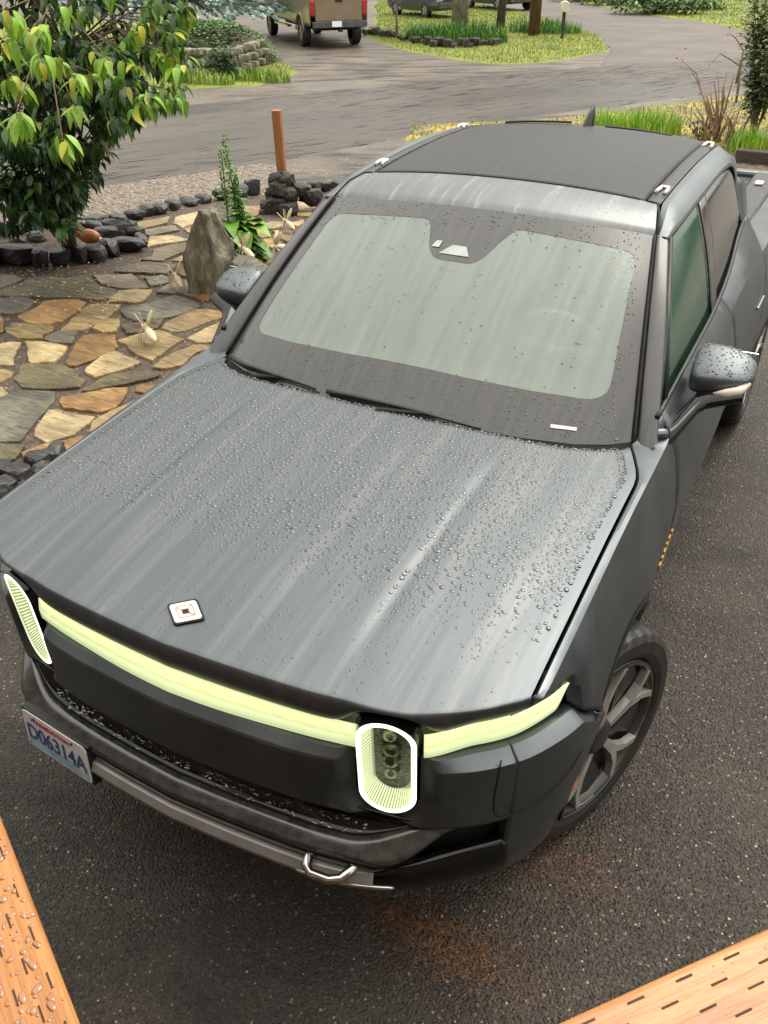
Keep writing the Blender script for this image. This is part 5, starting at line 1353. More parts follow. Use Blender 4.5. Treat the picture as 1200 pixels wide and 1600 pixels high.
def leafgeo(l, curl, fold, w=.42, seg=7):
    V = []; F = []
    for i in range(seg + 1):
        t = i / seg; ww = l * w * .5 * (sin(pi * t ** .72)) ** .9 * (1 - .12 * t) + (.0015 if i in (0, seg) else 0); z = -curl * l * t * t; x = l * t * (1 - .15 * curl * t)
        V += [(x, -ww, z + fold * ww), (x, 0, z), (x, ww, z + fold * ww)]
    for i in range(seg):
        F += [(3*i, 3*i+3, 3*i+4, 3*i+1), (3*i+1, 3*i+4, 3*i+5, 3*i+2)]
    return V, F
def leafmesh(i, mi):
    V, F = leafgeo(1.0, (.12, .35, .6)[i % 3], (.35, .2, .5)[i % 3], (.46, .40, .5)[i % 3]); me = bpy.data.meshes.new('leaf'); me.from_pydata(V, [], F); me.materials.append(LEAFM[mi]); me.polygons.foreach_set('use_smooth', [True] * len(F)); return me
LM = {(i, mi): leafmesh(i, mi) for i in range(3) for mi in range(5)}
def ray(px, py, dist):
    d = CAMR.T @ np.array([(px - 600) / FOC, (py - 800) / FOC, 1.0]); q = CAMP + d * dist; return Vector((q[0], q[1], q[2]))
tb = G(108, 397)
tree = thing('fruit_tree', 'leafy young fruit tree with drooping glossy leaves rising from the rock ring', 'tree', tuple(tb))
barkm = mat('brown_bark', (.10, .055, .03), rough=.7, col2=(.17, .10, .055), scale=9, stretch=(4, 4, 1), detail=8, bump=.8, bscale=20)
outline = [(0, -20), (300, -20), (305, 60), (296, 120), (288, 150), (250, 178), (215, 188), (188, 200), (172, 235), (155, 262), (132, 288), (122, 325), (112, 350), (85, 362), (62, 335), (40, 345), (12, 340), (0, 335)]
hole = [(105, 190), (160, 165), (172, 200), (120, 215), (100, 235)]
clusters = []  # (point, tier)
for (px, py, d) in ((62, 38, 5.6), (60, 92, 5.4), (98, 218, 5.0), (25, 180, 5.0), (45, 50, 5.8), (118, 168, 5.8), (168, 92, 6.0), (140, 112, 5.9), (120, 118, 5.7), (205, 98, 6.2), (238, 28, 6.4), (222, 45, 6.3), (285, 45, 6.4), (298, 25, 6.6), (300, 12, 6.5), (270, 85, 6.3), (290, 105, 6.3), (268, 75, 6.4), (248, 160, 6.4), (232, 155, 6.3), (280, 138, 6.5), (262, 140, 6.5), (10, 15, 5.4), (5, 60, 5.6), (200, 130, 6.6), (218, 150, 6.6), (100, 15, 6.0), (90, 90, 5.9), (30, 130, 5.8), (10, 118, 5.6)):
    clusters.append((px, py, d, 2))
def in_out(px, py): return inside(outline, px, py) and not inside(hole, px, py)
for _ in range(20000):
    if len(clusters) > 1150: break
    px, py = (R.uniform(-260, 305), R.uniform(-200, 360)) if R.random() < .6 else (R.uniform(0, 220), R.uniform(60, 360))
    if px > 0 and py > 0:
        if not in_out(px, py): continue
    elif py > 260 and px < -150: continue
    d = R.uniform(6.4, 8.9) if py < 230 else R.uniform(7.0, 8.4)
    if px > 180: d = R.uniform(6.2, 7.6)
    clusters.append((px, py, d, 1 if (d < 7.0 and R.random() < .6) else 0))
hub = [ray(*q) for q in ((105, 340, 7.9), (100, 260, 7.75), (95, 170, 7.5), (105, 80, 7.3), (115, -40, 7.2), (120, -180, 7.1))]
b = MB(); b.tube([Vector((0, 0, -.02))] + [h_ - tb for h_ in hub], [.085, .06, .05, .045, .038, .028, .012], 9); b.build('trunk', barkm, tree, True)
cl = sorted(clusters, key=lambda c: c[2]); br = MB(); nobj = 0; jV = []; jF = []; jM = []; rest = MB()
def place(M, mi, vi):
    global nobj
    if nobj < 295:
        o = bpy.data.objects.new('leaf', LM[(vi, mi)]); COL.objects.link(o); o.parent = tree; o.matrix_local = M; nobj += 1
    else:
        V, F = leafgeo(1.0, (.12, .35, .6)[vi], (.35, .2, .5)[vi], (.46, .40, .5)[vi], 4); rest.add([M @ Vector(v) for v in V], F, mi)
for ci, (px, py, d, tier) in enumerate(cl):
    c = ray(px, py, d) - tb; h_ = min(hub, key=lambda q: (q - tb - c - Vector((0, 0, -.3))).length) - tb
    out = (c - h_); L_ = out.length
    if L_ > .05 and (tier == 2 or ci % 14 == 0):
        mid = h_.lerp(c, .55) + Vector((0, 0, .10 * L_)); br.tube([h_, mid, c], [.009 if tier == 2 else .007, .006, .003], 5)
    outd = out.normalized() if L_ > .01 else Vector((0, 0, 1))
    n = R.randint(7, 10) if tier == 2 else R.randint(6, 10)
    for k in range(n):
        t = k / n; org = c - outd * (.26 * t) + Vector([R.uniform(-.025, .025) for _ in range(3)])
        az = R.uniform(0, 2 * pi); droop = R.uniform(.3, 1.3) if tier != 0 else R.uniform(.0, 1.25)
        dr_ = Vector((cos(az) * cos(droop), sin(az) * cos(droop), -sin(droop))); dr_ = (dr_ + outd * .35).normalized()
        x = dr_; y_ = x.cross(Vector((0, 0, 1)) if abs(x.z) < .97 else Vector((1, 0, 0))).normalized(); z_ = x.cross(y_)
        if z_.z < 0: z_ = -z_; y_ = -y_
        size = (R.uniform(.125, .17) if tier == 2 else R.uniform(.10, .15)) * (.75 if (tier == 2 and k < 2) else 1)
        M = Matrix(((x.x, y_.x, z_.x, org.x), (x.y, y_.y, z_.y, org.y), (x.z, y_.z, z_.z, org.z), (0, 0, 0, 1))) @ Matrix.Diagonal((size, size, size, 1)) 
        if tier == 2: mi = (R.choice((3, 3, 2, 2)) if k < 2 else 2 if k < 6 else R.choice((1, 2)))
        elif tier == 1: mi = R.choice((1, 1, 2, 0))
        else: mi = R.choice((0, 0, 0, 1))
        if tier == 1 and k == 0 and R.random() < .3: mi = 3
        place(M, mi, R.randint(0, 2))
br.build('branch', barkm, tree, True)
fo = rest.build('foliage', LEAFM, tree, True); fo['kind'] = 'stuff'

# rabbit ornament
def blob(mb, c, d, n=12, m=0, rz=0, ry=0):
    rows = []; M = Matrix.Translation(c) @ Matrix.Rotation(rz, 4, 'Z') @ Matrix.Rotation(ry, 4, 'Y')
    for i in range(n // 2 + 1):
        a = pi * i / (n // 2); rows.append([M @ Vector((d[0] * cos(a), d[1] * sin(a) * cos(q), d[2] * sin(a) * sin(q))) for q in np.linspace(0, 2 * pi, n, endpoint=False)])
    mb.grid(rows, m, closed=True)
terra = mat('rusty_brown_glaze', (.36, .12, .045), rough=.35, col2=(.44, .17, .07), scale=8); creamy = mat('cream_paint', (.62, .52, .33), rough=.4, col2=(.70, .60, .40), scale=14, bump=.2, bscale=40)
rb = thing('rabbit_ornament', 'small rusty brown rabbit ornament lying beside the tree trunk', 'ornament', tuple(G(138, 392) + Vector((0, .05, .05))), .2)
b = MB(); blob(b, (0, 0, .09), (.13, .075, .075), 16); blob(b, (-.12, -.03, .12), (.055, .045, .045), 12); b.build('body', terra, rb, True)
for s_ in (-1, 1): b = MB(); blob(b, (-.08, -.03 + s_ * .03, .17), (.06, .012, .018), 10, ry=.2); b.build('ear', terra, rb, True)
b = MB(); blob(b, (.13, 0, .06), (.03, .03, .03), 8); blob(b, (-.04, -.10, .03), (.05, .022, .022), 8); b.build('white_fur', creamy, rb, True)
# cream insect ornaments
def insect(px, py, rz, sc, lab, z=.055):
    t = thing('insect_ornament', lab, 'ornament', tuple(G(px, py, z)), rz, 'cream insect ornaments around the patio'); t.scale = (sc, sc, sc)
    b = MB(); blob(b, (.085, 0, .075), (.092, .036, .033), 14, ry=.30); b.build('abdomen', creamy, t, True)
    b = MB(); blob(b, (-.015, 0, .10), (.036, .026, .026), 12); blob(b, (-.058, 0, .105), (.022, .022, .02), 10); b.build('thorax_and_head', creamy, t, True)
    for s_ in (-1, 1):
        V = []; 
        for i in range(9):
            q = i / 8; w_ = .034 * sin(pi * (q * .85 + .08)); V += [(-.01 + .05 * q - w_, s_ * (.008 + .04 * q), .115 + .135 * q), (-.01 + .05 * q + w_, s_ * (.012 + .04 * q), .115 + .135 * q)]
        o = mesh('wing', V, [(2*i, 2*i+1, 2*i+3, 2*i+2) for i in range(8)], creamy, t); md = o.modifiers.new('t', 'SOLIDIFY'); md.thickness = .004
        for k_, x in enumerate((-.04, -.01, .03)):
            b = MB(); b.tube([(x, s_ * .015, .09), (x - .008 + .015 * k_, s_ * .045, .085), (x - .015 + .025 * k_, s_ * .060, 0)], .0038, 6); b.build('leg', creamy, t, True)
    b = MB(); b.tube([(-.07, 0, .11), (-.13, -.01, .135), (-.20, -.015, .16)], .004, 6); b.build('antenna', creamy, t, True)
insect(232, 532, -.5, 1.0, 'large cream insect ornament on the brown flagstone nearest the truck')
insect(277, 448, -.6, .95, 'cream insect ornament in front of the grey standing stone')
insect(449, 360, -.5, .95, 'cream insect ornament on the stones in front of the lava rocks')
insect(382, 405, -.4, .95, 'cream insect ornament perched on the stump just above the passenger mirror', .30)
insect(433, 400, 1.0, .95, 'pale cream insect ornament half hidden behind the windshield pillar')

# tall weed with rosette and flower stalks
wm = mat('fresh_weed_green', (.085, .21, .022), rough=.45, col2=(.15, .30, .03), scale=9, island=.3)
weed = thing('leafy_weed', 'bright green weed with tall flower stalks beside the standing stone', 'plant', tuple(G(378, 412)))
b = MB()
def addleaf(mb, org, dir_, size, w=.5, curl=.4, m=0, fold=.25, seg=5):
    x = dir_.normalized(); y_ = x.cross(Vector((0, 0, 1)) if abs(x.z) < .97 else Vector((1, 0, 0))).normalized(); z_ = y_.cross(x)
    if z_.z < 0: z_ = -z_; y_ = -y_
    M = Matrix(((x.x, y_.x, z_.x, org.x), (x.y, y_.y, z_.y, org.y), (x.z, y_.z, z_.z, org.z), (0, 0, 0, 1))) @ Matrix.Diagonal((size, size, size, 1))
    V, F = leafgeo(1, curl, fold, w, seg); mb.add([M @ Vector(v) for v in V], F, m)
for st_ in range(4):
    bx, by = R.uniform(-.10, .10), R.uniform(-.08, .08); H_ = (1.18, 1.08, .9, .8)[st_]; lx, ly = R.uniform(-.08, .02), R.uniform(-.03, .03)
    b.tube([(bx, by, 0), (bx + lx * .4, by, H_ * .5), (bx + lx, by + ly, H_)], [.010, .008, .004], 6)
    for k in range(46):
        t = k / 46; p = Vector((bx + lx * t, by + ly * t, .10 + (H_ - .10) * t)); a = k * 2.4; s_ = .20 * (1 - t) ** 1.3 + .035
        addleaf(b, p, Vector((cos(a), sin(a), .5 - .2 * (1 - t))), s_, .55 if t < .5 else .7, .35)
        if t > .45:
            for _ in range(2): a2 = R.uniform(0, 6.28); blob(b, p + Vector((cos(a2) * .028, sin(a2) * .028, .01)), (.010, .010, .012), 6)
for k in range(60):
    a = R.uniform(0, 2 * pi); addleaf(b, Vector((R.uniform(-.10, .12), R.uniform(-.08, .08), R.uniform(.05, .42))), Vector((cos(a), sin(a), R.uniform(.0, .6))), R.uniform(.18, .30), .75, .7)
fo = b.build('leaves', wm, weed, True); fo['kind'] = 'stuff'

# ================================================================== ACROSS THE ROAD
grassm = mat('grass_blade', (.12, .19, .028), rough=.6, col2=(.27, .28, .05), scale=.8, island=.35)
def blades(name, pts, h, m, parent=None, w=.012, lean=.35, label=None, cat_=None, seg=2):
    V = []; F = []
    for x, y, z, s in pts:
        a = R.uniform(0, 6.28); l = h * s * R.uniform(.6, 1.15); ln = R.uniform(.05, lean) * l; wa = a + R.uniform(-.6, .6) + 1.57; c, s_ = cos(wa) * w, sin(wa) * w; k = len(V)
        dx, dy = cos(a) * ln, sin(a) * ln
        V += [(x - c, y - s_, z), (x + c, y + s_, z), (x + dx * .3 + c * .8, y + dy * .3 + s_ * .8, z + l * .55), (x + dx * .3 - c * .8, y + dy * .3 - s_ * .8, z + l * .55), (x + dx, y + dy, z + l)]
        F += [(k, k+1, k+2, k+3), (k+3, k+2, k+4)]
    o = mesh(name, V, F, m, parent, smooth_=False); o['kind'] = 'stuff'
    if label: o['label'] = label; o['category'] = cat_
    return o
pts = [(x, y, .012, 1) for x, y in scatter(SH[0], 22000)]
blades('grass', pts, .07, grassm, w=.010, label='rough grass on the island by the mailbox', cat_='grass')
blades('grass', [(x, y, .012, 1) for x, y in scatter(SH[1], 5000, box=(-18, -9, 12, 22))], .07, grassm, w=.010, label='rough grass around the ivy mound', cat_='grass')
blades('grass', [(x, y, .012, 1) for x, y in scatter(SH[2], 9000, box=(-16, 4, 24, 60))], .09, grassm, w=.018, label='rough grass at the far right beyond the side road', cat_='grass')
blades('moss_and_grass', [(x, y, .006, 1) for x, y in scatter(MO, 6000)], .045, mat('yellow_moss_blade', (.34, .30, .05), rough=.8, col2=(.20, .22, .04), scale=2, island=.4), w=.008, label='yellow moss and short grass behind the truck', cat_='moss')
limeg = mat('lime_grass', (.22, .42, .03), rough=.5, col2=(.34, .50, .05), scale=3, island=.25)
def clump(px, py, n, h, rx, ry, lab, m=limeg, w=.008):
    t = thing('grass_clump', lab, 'grass clump', tuple(G(px, py)))
    pts = []
    for _ in range(n):
        a, r = R.uniform(0, 6.28), R.random() ** .5; pts.append((cos(a) * r * rx, sin(a) * r * ry, 0, 1 - .35 * r))
    blades('grass_blades', pts, h, m, t, w=w, lean=.55); return t
clump(940, 216, 420, .55, .32, .25, 'left part of the bright lime grass clump just behind the roof antenna')
clump(1010, 212, 700, .52, .55, .35, 'broad bright lime grass clump behind the roof antenna')
clump(1168, 238, 420, .42, .30, .25, 'bright lime grass clump at the foot of the right hand shrub')
# pine-cone like seed heads on stalks
t = thing('seed_head_cluster', 'cluster of small dark seed heads on stalks behind the cab roof', 'seed heads', tuple(G(1090, 216)))
dk = mat('dark_seed_head', (.03, .022, .016), rough=.7, col2=(.07, .05, .035), scale=20)
for k in range(15):
    a = radians(20 + 140 * (k % 8) / 7); r = .10 + .09 * (k // 8); b = MB(); p_ = Vector((r * cos(a), R.uniform(-.06, .06), .04 + r * sin(a) * 1.1)); b.tube([(0, 0, 0), p_ * .8], .005, 5); blob(b, p_, (.017, .017, .030), 8); b.build('seed_head', dk, t)
# timber edging at the right
b = MB(); b.box((0, 0, .09), (1.5, .16, .18), rz=-.08); o = bevel(b.build('timber_edging', mat('dark_wet_timber', (.035, .028, .024), rough=.6, col2=(.07, .055, .045), scale=6, stretch=(1, 8, 8), bump=.4), None), .01); o.location = G(1235, 262); tag(o, 'dark wet timber sleeper beside the bark mulch', 'timber')
# right hand shrub: grey green leaves on brown stems
olv = mat('grey_green_leaf', (.10, .155, .06), rough=.55, col2=(.20, .25, .12), scale=4, island=.35)
stemm = mat('tan_stem', (.24, .14, .08), rough=.7, col2=(.36, .24, .14), scale=8, bump=.3)
def shrub(px, py, lab, hmax, spread, nst, leafm, nleaf, lsz, name='shrub', stm=stemm, lean=(0, 0), bare=.0, sr=.016, z0=0.3):
    base = G(px, py); t = thing(name, lab, 'shrub', tuple(base)); b = MB(); f = MB(); tips = []
    for k in range(nst):
        a = R.uniform(0, 6.28); r = spread * R.uniform(.3, 1); H_ = hmax * R.uniform(.65, 1)
        p0 = Vector((R.uniform(-.06, .06), R.uniform(-.06, .06), 0)); p1 = Vector((cos(a) * r * .4 + lean[0] * .4, sin(a) * r * .4 + lean[1] * .4, H_ * .5)); p2 = Vector((cos(a) * r + lean[0], sin(a) * r + lean[1], H_))
        b.tube([p0, p0.lerp(p1, .5) + Vector((R.uniform(-.04, .04), R.uniform(-.04, .04), 0)), p1, p1.lerp(p2, .5) + Vector((R.uniform(-.05, .05), R.uniform(-.05, .05), 0)), p2], [sr, sr * .85, sr * .7, sr * .5, sr * .25], 6); tips.append((p0, p1, p2))
    b.build('stem', stm, t, True)
    for _ in range(nleaf):
        p0, p1, p2 = R.choice(tips); q = R.uniform(z0, 1.05); c = p0.lerp(p1, q * 2) if q < .5 else p1.lerp(p2, (q - .5) * 2)
        c = c + Vector([R.gauss(0, .09) for _ in range(3)]); a = R.uniform(0, 6.28); addleaf(f, c, Vector((cos(a), sin(a), R.uniform(-.2, .7))), lsz * R.uniform(.7, 1.3), .42, .2, 0, .2, 3)
    if nleaf: o = f.build('leaves', leafm, t, True); o['kind'] = 'stuff'
    return t, tips
shrub(1172, 226, 'grey green leafy shrub with brown stems at the right edge', 2.05, .55, 14, olv, 3600, .12)
shrub(1225, 215, 'second grey green shrub cut off by the right edge', 2.2, .65, 12, olv, 3000, .12)
redl = mat('dark_red_leaf', (.10, .028, .02), rough=.5, col2=(.17, .06, .035), scale=6, island=.3)
t, tips = shrub(1120, 222, 'bare leaning shrub with a few dark red leaves at the tips', 1.0, .30, 8, redl, 0, .06, lean=(-.15, 0), sr=.022)
b = MB(); f = MB(); tb2 = G(1120, 222)
for path in ([(1118, 215), (1108, 185), (1098, 150), (1088, 115), (1072, 100), (1062, 88)], [(1118, 212), (1112, 180), (1100, 155), (1090, 128), (1080, 110), (1066, 106)], [(1150, 160), (1158, 105), (1140, 92), (1125, 84), (1112, 98)], [(1150, 130), (1162, 80), (1150, 60), (1140, 52)]):
    u0 = (CAMR @ (np.array(tb2) - CAMP))[2]
    P_ = [Vector(tuple(CAMP + CAMR.T @ np.array([(x - 600) / FOC, (y - 800) / FOC, 1.]) * (u0 - .1))) - tb2 for x, y in path]
    b.tube(P_, [.020, .015, .011, .008, .005, .004][:len(P_)], 6)
    for q in P_[2:]:
        for _ in range(9): c = q + Vector([R.gauss(0, .06) for _ in range(3)]); a = R.uniform(0, 6.28); addleaf(f, c, Vector((cos(a), sin(a), R.uniform(.1, .8))), R.uniform(.06, .11), .28, .2, 0, .2, 3)
b.build('leaning_stem', stemm, t, True); o = f.build('leaves', redl, t, True); o['kind'] = 'stuff'
b = MB()
for _ in range(22):
    a = R.uniform(0, 6.28); l = R.uniform(.2, .7); p0 = Vector((R.uniform(-.25, .3), R.uniform(-.2, .2), 0)); b.tube([p0, p0 + Vector((cos(a) * .12, sin(a) * .12, l * .6)), p0 + Vector((cos(a) * .25 - .05, sin(a) * .25, l))], [.018, .013, .006], 5)
b.build('cut_stems', stemm, t, True)

# island: edging stones, irises, trunks, pole, mailbox
t = thing('rock_edging', 'low dark rock edging along the front of the grass island', 'edging', tuple(G(690, 72)))
for i in range(26):
    px = 572 + i * 8.6 + R.uniform(-2, 2); py = 56 + 18 * smooth(572, 700, px) + R.uniform(-1.5, 1.5) - 6 * smooth(730, 800, px); putrock(t, px, py, R.uniform(.3, .6), R.uniform(.16, .40), .3, seed=120 + i, m=lava, rz=R.uniform(0, 3), sub=1)
iris = mat('iris_leaf', (.05, .15, .02), rough=.5, col2=(.10, .24, .035), scale=2, island=.3)
clump(690, 66, 500, .75, 1.3, .5, 'left part of the dark green iris bed on the island', iris, .022)
clump(740, 66, 500, .75, 1.2, .5, 'right part of the dark green iris bed on the island', iris, .022)
clump(850, 52, 400, .6, 1.4, .6, 'green weeds around the foot of the utility pole', iris, .02)
def trunk(px, py, r, h, lab, m, nm='tree', lean=(0, 0), brs=4):
    t = thing(nm, lab, 'tree', tuple(G(px, py))); b = MB(); b.tube([(0, 0, -.05), (lean[0] * .3, lean[1] * .3, h * .3), (lean[0] * .7, 0, h * .65), (lean[0], lean[1], h)], [r * 1.25, r, r * .85, r * .5], 12); b.build('trunk', m, t, True)
    return t
greyb = mat('grey_bark', (.13, .115, .095), rough=.8, col2=(.27, .25, .21), scale=5, stretch=(3, 3, .8), detail=8, bump=1, bscale=14, bdist=.04)
darkb = mat('dark_bark', (.035, .028, .022), rough=.8, col2=(.08, .065, .05), scale=5, stretch=(3, 3, .8), detail=8, bump=1, bscale=14, bdist=.04)
poleb = mat('creosote_pole', (.075, .038, .024), rough=.7, col2=(.15, .08, .05), scale=4, stretch=(5, 5, .5), detail=7, bump=.5, bscale=12, bdist=.02)
farleaf = mat('tree_foliage', (.035, .085, .018), rough=.6, col2=(.08, .15, .03), scale=1.2, island=.45)
def crown(t, n, c, d, lsz, m=farleaf):
    f = MB()
    for _ in range(n):
        q = Vector([R.gauss(0, 1) for _ in range(3)]).normalized() * R.random() ** .4; kk = 1 + .5 * noise.noise(q * 2 + Vector(c)); p_ = Vector((c[0] + q.x * d[0] * kk, c[1] + q.y * d[1] * kk, c[2] + q.z * d[2] * kk)); a = R.uniform(0, 6.28)
        addleaf(f, p_, Vector((cos(a), sin(a), R.uniform(-.6, .5))), lsz * R.uniform(.7, 1.3), .55, .2, 0, .2, 2)
    o = f.build('crown', m, t, False); o['kind'] = 'stuff'
t = trunk(718, 44, .27, 5.5, 'thick grey tree trunk standing in the iris bed', greyb); crown(t, 2600, (0, 0, 7), (3, 3, 2.4), .35)
t = trunk(781, 44, .14, 4.5, 'thin dark tree trunk between the iris bed and the utility pole', darkb, lean=(.3, 0)); crown(t, 1800, (.3, 0, 6), (2.2, 2.2, 1.8), .3)
t = trunk(620, 58, .035, 2.4, 'slender young tree at the left end of the island', greyb); crown(t, 500, (0, 0, 1.9), (.5, .5, .9), .13, mat('sapling_leaf', (.12, .20, .05), rough=.5, col2=(.22, .30, .09), scale=3, island=.3))
t = thing('utility_pole', 'red brown wooden utility pole beside the mailbox', 'pole', tuple(G(834, 56))); b = MB(); b.tube([(0, 0, -.1), (0, 0, 4.5), (0, 0, 9)], [.20, .175, .14], 16); b.build('pole_shaft', poleb, t, True)
b = MB(); b.box((0, 0, 8.2), (2.2, .1, .12)); b.build('crossarm', poleb, t)
t = thing('mailbox', 'pale mailbox on a dark post at the tip of the grass island', 'mailbox', tuple(G(878, 61)), .35)
b = MB(); b.box((0, 0, .39), (.11, .11, .78)); bevel(b.build('mailbox_post', darkb, t), .006)
rows = []
for y in (-.26, .26): rows.append([Vector((x, y, z)) for x, z in [(-.15, .80), (-.15, 1.0)] + [(-.15 * cos(a), 1.0 + .10 * sin(a)) for a in np.linspace(.3, 2.84, 7)] + [(.15, 1.0), (.15, .80)]])
b = MB(); b.grid(rows, closed=True); b.F += [tuple(range(11))[::-1], tuple(range(11, 22))]; b.M += [0, 0]; o = b.build('mailbox_body', mat('pale_painted_metal', (.50, .47, .38), rough=.5, col2=(.62, .58, .48), scale=6), t); md = o.modifiers.new('e', 'BEVEL'); md.width = .01
b = MB(); b.box((.16, -.1, 1.02), (.01, .03, .14)); b.build('mailbox_flag', mat('red_flag_paint', (.4, .05, .04), rough=.5, col2=(.45, .07, .05), scale=8), t)

# ivy mound with its stone wall, round shrub and spruce
mound = MB(); rows = []
for i in range(13):
    t_ = i / 12; r = []
    for j in range(32):
        a = 2 * pi * j / 32; rad = 1 - t_; k = 1 + .15 * noise.noise(Vector((cos(a), sin(a), t_)) * 2)
        r.append(Vector((cos(a) * 2.9 * rad * k, sin(a) * 1.9 * rad * k, .85 * (1 - rad ** 4))))
    rows.append(r)
mound.grid(rows, closed=True); mt = thing('ivy_mound', 'ivy covered mound held by a rough stone wall beyond the road', 'mound', tuple(G(318, 92)), -.45)
ivy = mat('ivy_leaf', (.045, .115, .018), rough=.4, col2=(.10, .20, .03), scale=3, island=.4)
mound.build('earth', mat('mound_soil', (.03, .035, .015), rough=.9, col2=(.05, .05, .025), scale=6), mt, True)
f = MB()
for _ in range(4200):
    a = R.uniform(0, 6.28); rad = R.random() ** .5; z = .85 * (1 - rad ** 4); a2 = R.uniform(0, 6.28); addleaf(f, Vector((cos(a) * 2.9 * rad, sin(a) * 1.9 * rad, z + R.uniform(0, .10))), Vector((cos(a2), sin(a2), R.uniform(-.1, .5))), R.uniform(.09, .15), .8, .2, 0, .2, 2)
o = f.build('ivy', ivy, mt); o['kind'] = 'stuff'
t = thing('dry_stone_wall', 'rough mossy dry stone wall at the foot of the ivy mound', 'wall', tuple(G(350, 116)))
g0 = t.location.copy()
for row in range(3):
    for i in range(15):
        px = 268 + i * 10 + (row % 2) * 5; py = 120 + 2 * smooth(250, 330, px) - 22 * smooth(350, 430, px)
        g = G(px, py) - g0; rock('stone', (g.x + R.uniform(-.03, .03), g.y + .05 * row, .12 + row * .22), (R.uniform(.30, .44), .34, R.uniform(.22, .30)), 200 + row * 20 + i, mossrock, t, 1, .6, amp=.25)
t = thing('round_shrub', 'small round dark green shrub in front of the stone wall', 'shrub', tuple(G(350, 126))); crown(t, 1500, (0, 0, .42), (.38, .38, .42), .09, mat('dark_shrub_leaf', (.03, .07, .02), rough=.6, col2=(.07, .13, .035), scale=5, island=.4))
for i, (px, py, lab) in enumerate(((310, 130, 'weeds in front of the left end of the stone wall'), (398, 126, 'weeds in front of the right end of the stone wall'))):
    clump(px, py, 500, .34, 1.0, .4, lab, mat('weed_green', (.11, .24, .025), rough=.6, col2=(.25, .34, .05), scale=2, island=.35) if i == 0 else bpy.data.materials['weed_green'], .02)
sp = thing('blue_spruce', 'blue spruce with low pale blue green boughs in front of the tan pickup', 'tree', tuple(G(268, 66)))
b = MB(); b.tube([(0, 0, -.1), (0, 0, 3), (0, 0, 8)], [.26, .2, .08], 12); b.build('trunk', darkb, sp, True)
spm = mat('blue_spruce_needles', (.34, .45, .41), rough=.6, col2=(.62, .72, .67), scale=3, island=.35)
f = MB(); br = MB()
for lv in range(14):
    z = 1.38 + lv * .40; L_ = 4.2 * (1 - lv / 15)
    for k in range(11):
        a = k * 2 * pi / 11 + lv * .7 + R.uniform(-.1, .1); tip = Vector((cos(a) * L_, sin(a) * L_, z - .10 * L_ + R.uniform(-.1, .1))); base_ = Vector((0, 0, z + .1)); br.tube([base_, base_.lerp(tip, .5) + Vector((0, 0, .1)), tip], [.04, .03, .01], 5)
        for _ in range(70 if lv < 5 else 12):
            q = R.uniform(.25, 1.02); side_ = R.uniform(-1, 1) * .42 * (1.1 - q * .5); c = base_.lerp(tip, q) + Vector((-sin(a) * side_ * L_ * .38, cos(a) * side_ * L_ * .38, R.uniform(-.12, .05)))
            d_ = Vector((cos(a + side_ * 1.5), sin(a + side_ * 1.5), R.uniform(-.4, .2))).normalized(); l = R.uniform(.22, .40)
            # a sprig: three crossed narrow kites of needles
            u_ = d_.cross(Vector((0, 0, 1))).normalized(); v_ = u_.cross(d_)
            for w_ in (u_, v_, (u_ + v_).normalized()): f.add([c, c + d_ * l * .5 + w_ * .085, c + d_ * l, c + d_ * l * .5 - w_ * .085], [(0, 1, 2, 3)])
br.build('branches', darkb, sp, True); o = f.build('needles', spm, sp); o['kind'] = 'stuff'

# ================================================================== PARKED VEHICLES
def cmat(name, c, **k): return mat(name, c, rough=.3, coat=.6, coatr=.1, col2=tuple(x * 1.12 for x in c), scale=3, **k)
glassd = mat('dark_car_glass', (.012, .014, .014), rough=.06, coat=.5, col2=(.02, .022, .022), scale=4)
redlamp = mat('red_tail_lamp', (.28, .012, .010), rough=.15, coat=.6, col2=(.38, .02, .015), scale=16, emis=(1, .04, .02), estr=.02)
plast = mat('grey_bumper_plastic', (.06, .06, .06), rough=.5, col2=(.09, .09, .088), scale=8)
def simple_wheel(par, x, y, r, w, hubm=alloy, ns=6):
    root = bpy.data.objects.new('wheel', None); COL.objects.link(root); root.parent = par; root.location = (x, y, r); s_ = 1 if x > 0 else -1
    rows = [[Vector((s_ * dx, rad * cos(a), rad * sin(a))) for dx, rad in ((-w, r * .6), (-w, r * .93), (-w * .85, r), (-w * .15, r), (0, r * .93), (0, r * .66), (-.02, r * .62))] for a in np.linspace(0, 2 * pi, 33)]
    gridobj('tyre', rows, rubber, root, smooth_=False)
    rows = [[Vector((s_ * dx, rad * cos(a), rad * sin(a))) for dx, rad in ((-.012, r * .64), (-.005, r * .60), (-.05, r * .54), (-.07, 0.001))] for a in np.linspace(0, 2 * pi, 33)]
    gridobj('rim', rows, alloy_dark, root)
    b = MB()
    for k in range(ns):
        a = 2 * pi * k / ns; V = []
        for rr_, ww in ((.04, .03), (r * .58, .042)):
            for dd in (-1, 1): V.append(Vector((s_ * -.015, rr_ * cos(a) - dd * ww * sin(a), rr_ * sin(a) + dd * ww * cos(a)))); V.append(V[-1] + Vector((-s_ * .03, 0, 0)))
        b.add(V, [(0, 2, 6, 4), (1, 5, 7, 3), (0, 4, 5, 1), (2, 3, 7, 6)])
    b.build('spokes', hubm, root)
def bodyloft(name, secs, m, par):
    """secs: list of (y, [(x, z) half outline from sill up to the centre]); mirrored and lofted along y"""
    rows = []
    for y, half in secs:
        rows.append([Vector((x, y, z)) for x, z in half] + [Vector((-x, y, z)) for x, z in half[::-1]])
    b = MB(); b.grid(rows, closed=True); n = len(rows[0]); N = len(b.V)
    b.F += [tuple(range(n))[::-1], tuple(range(N - n, N))]; b.M += [0, 0]
    o = b.build(name, m, par, False); return bevel(o, .02, 2)
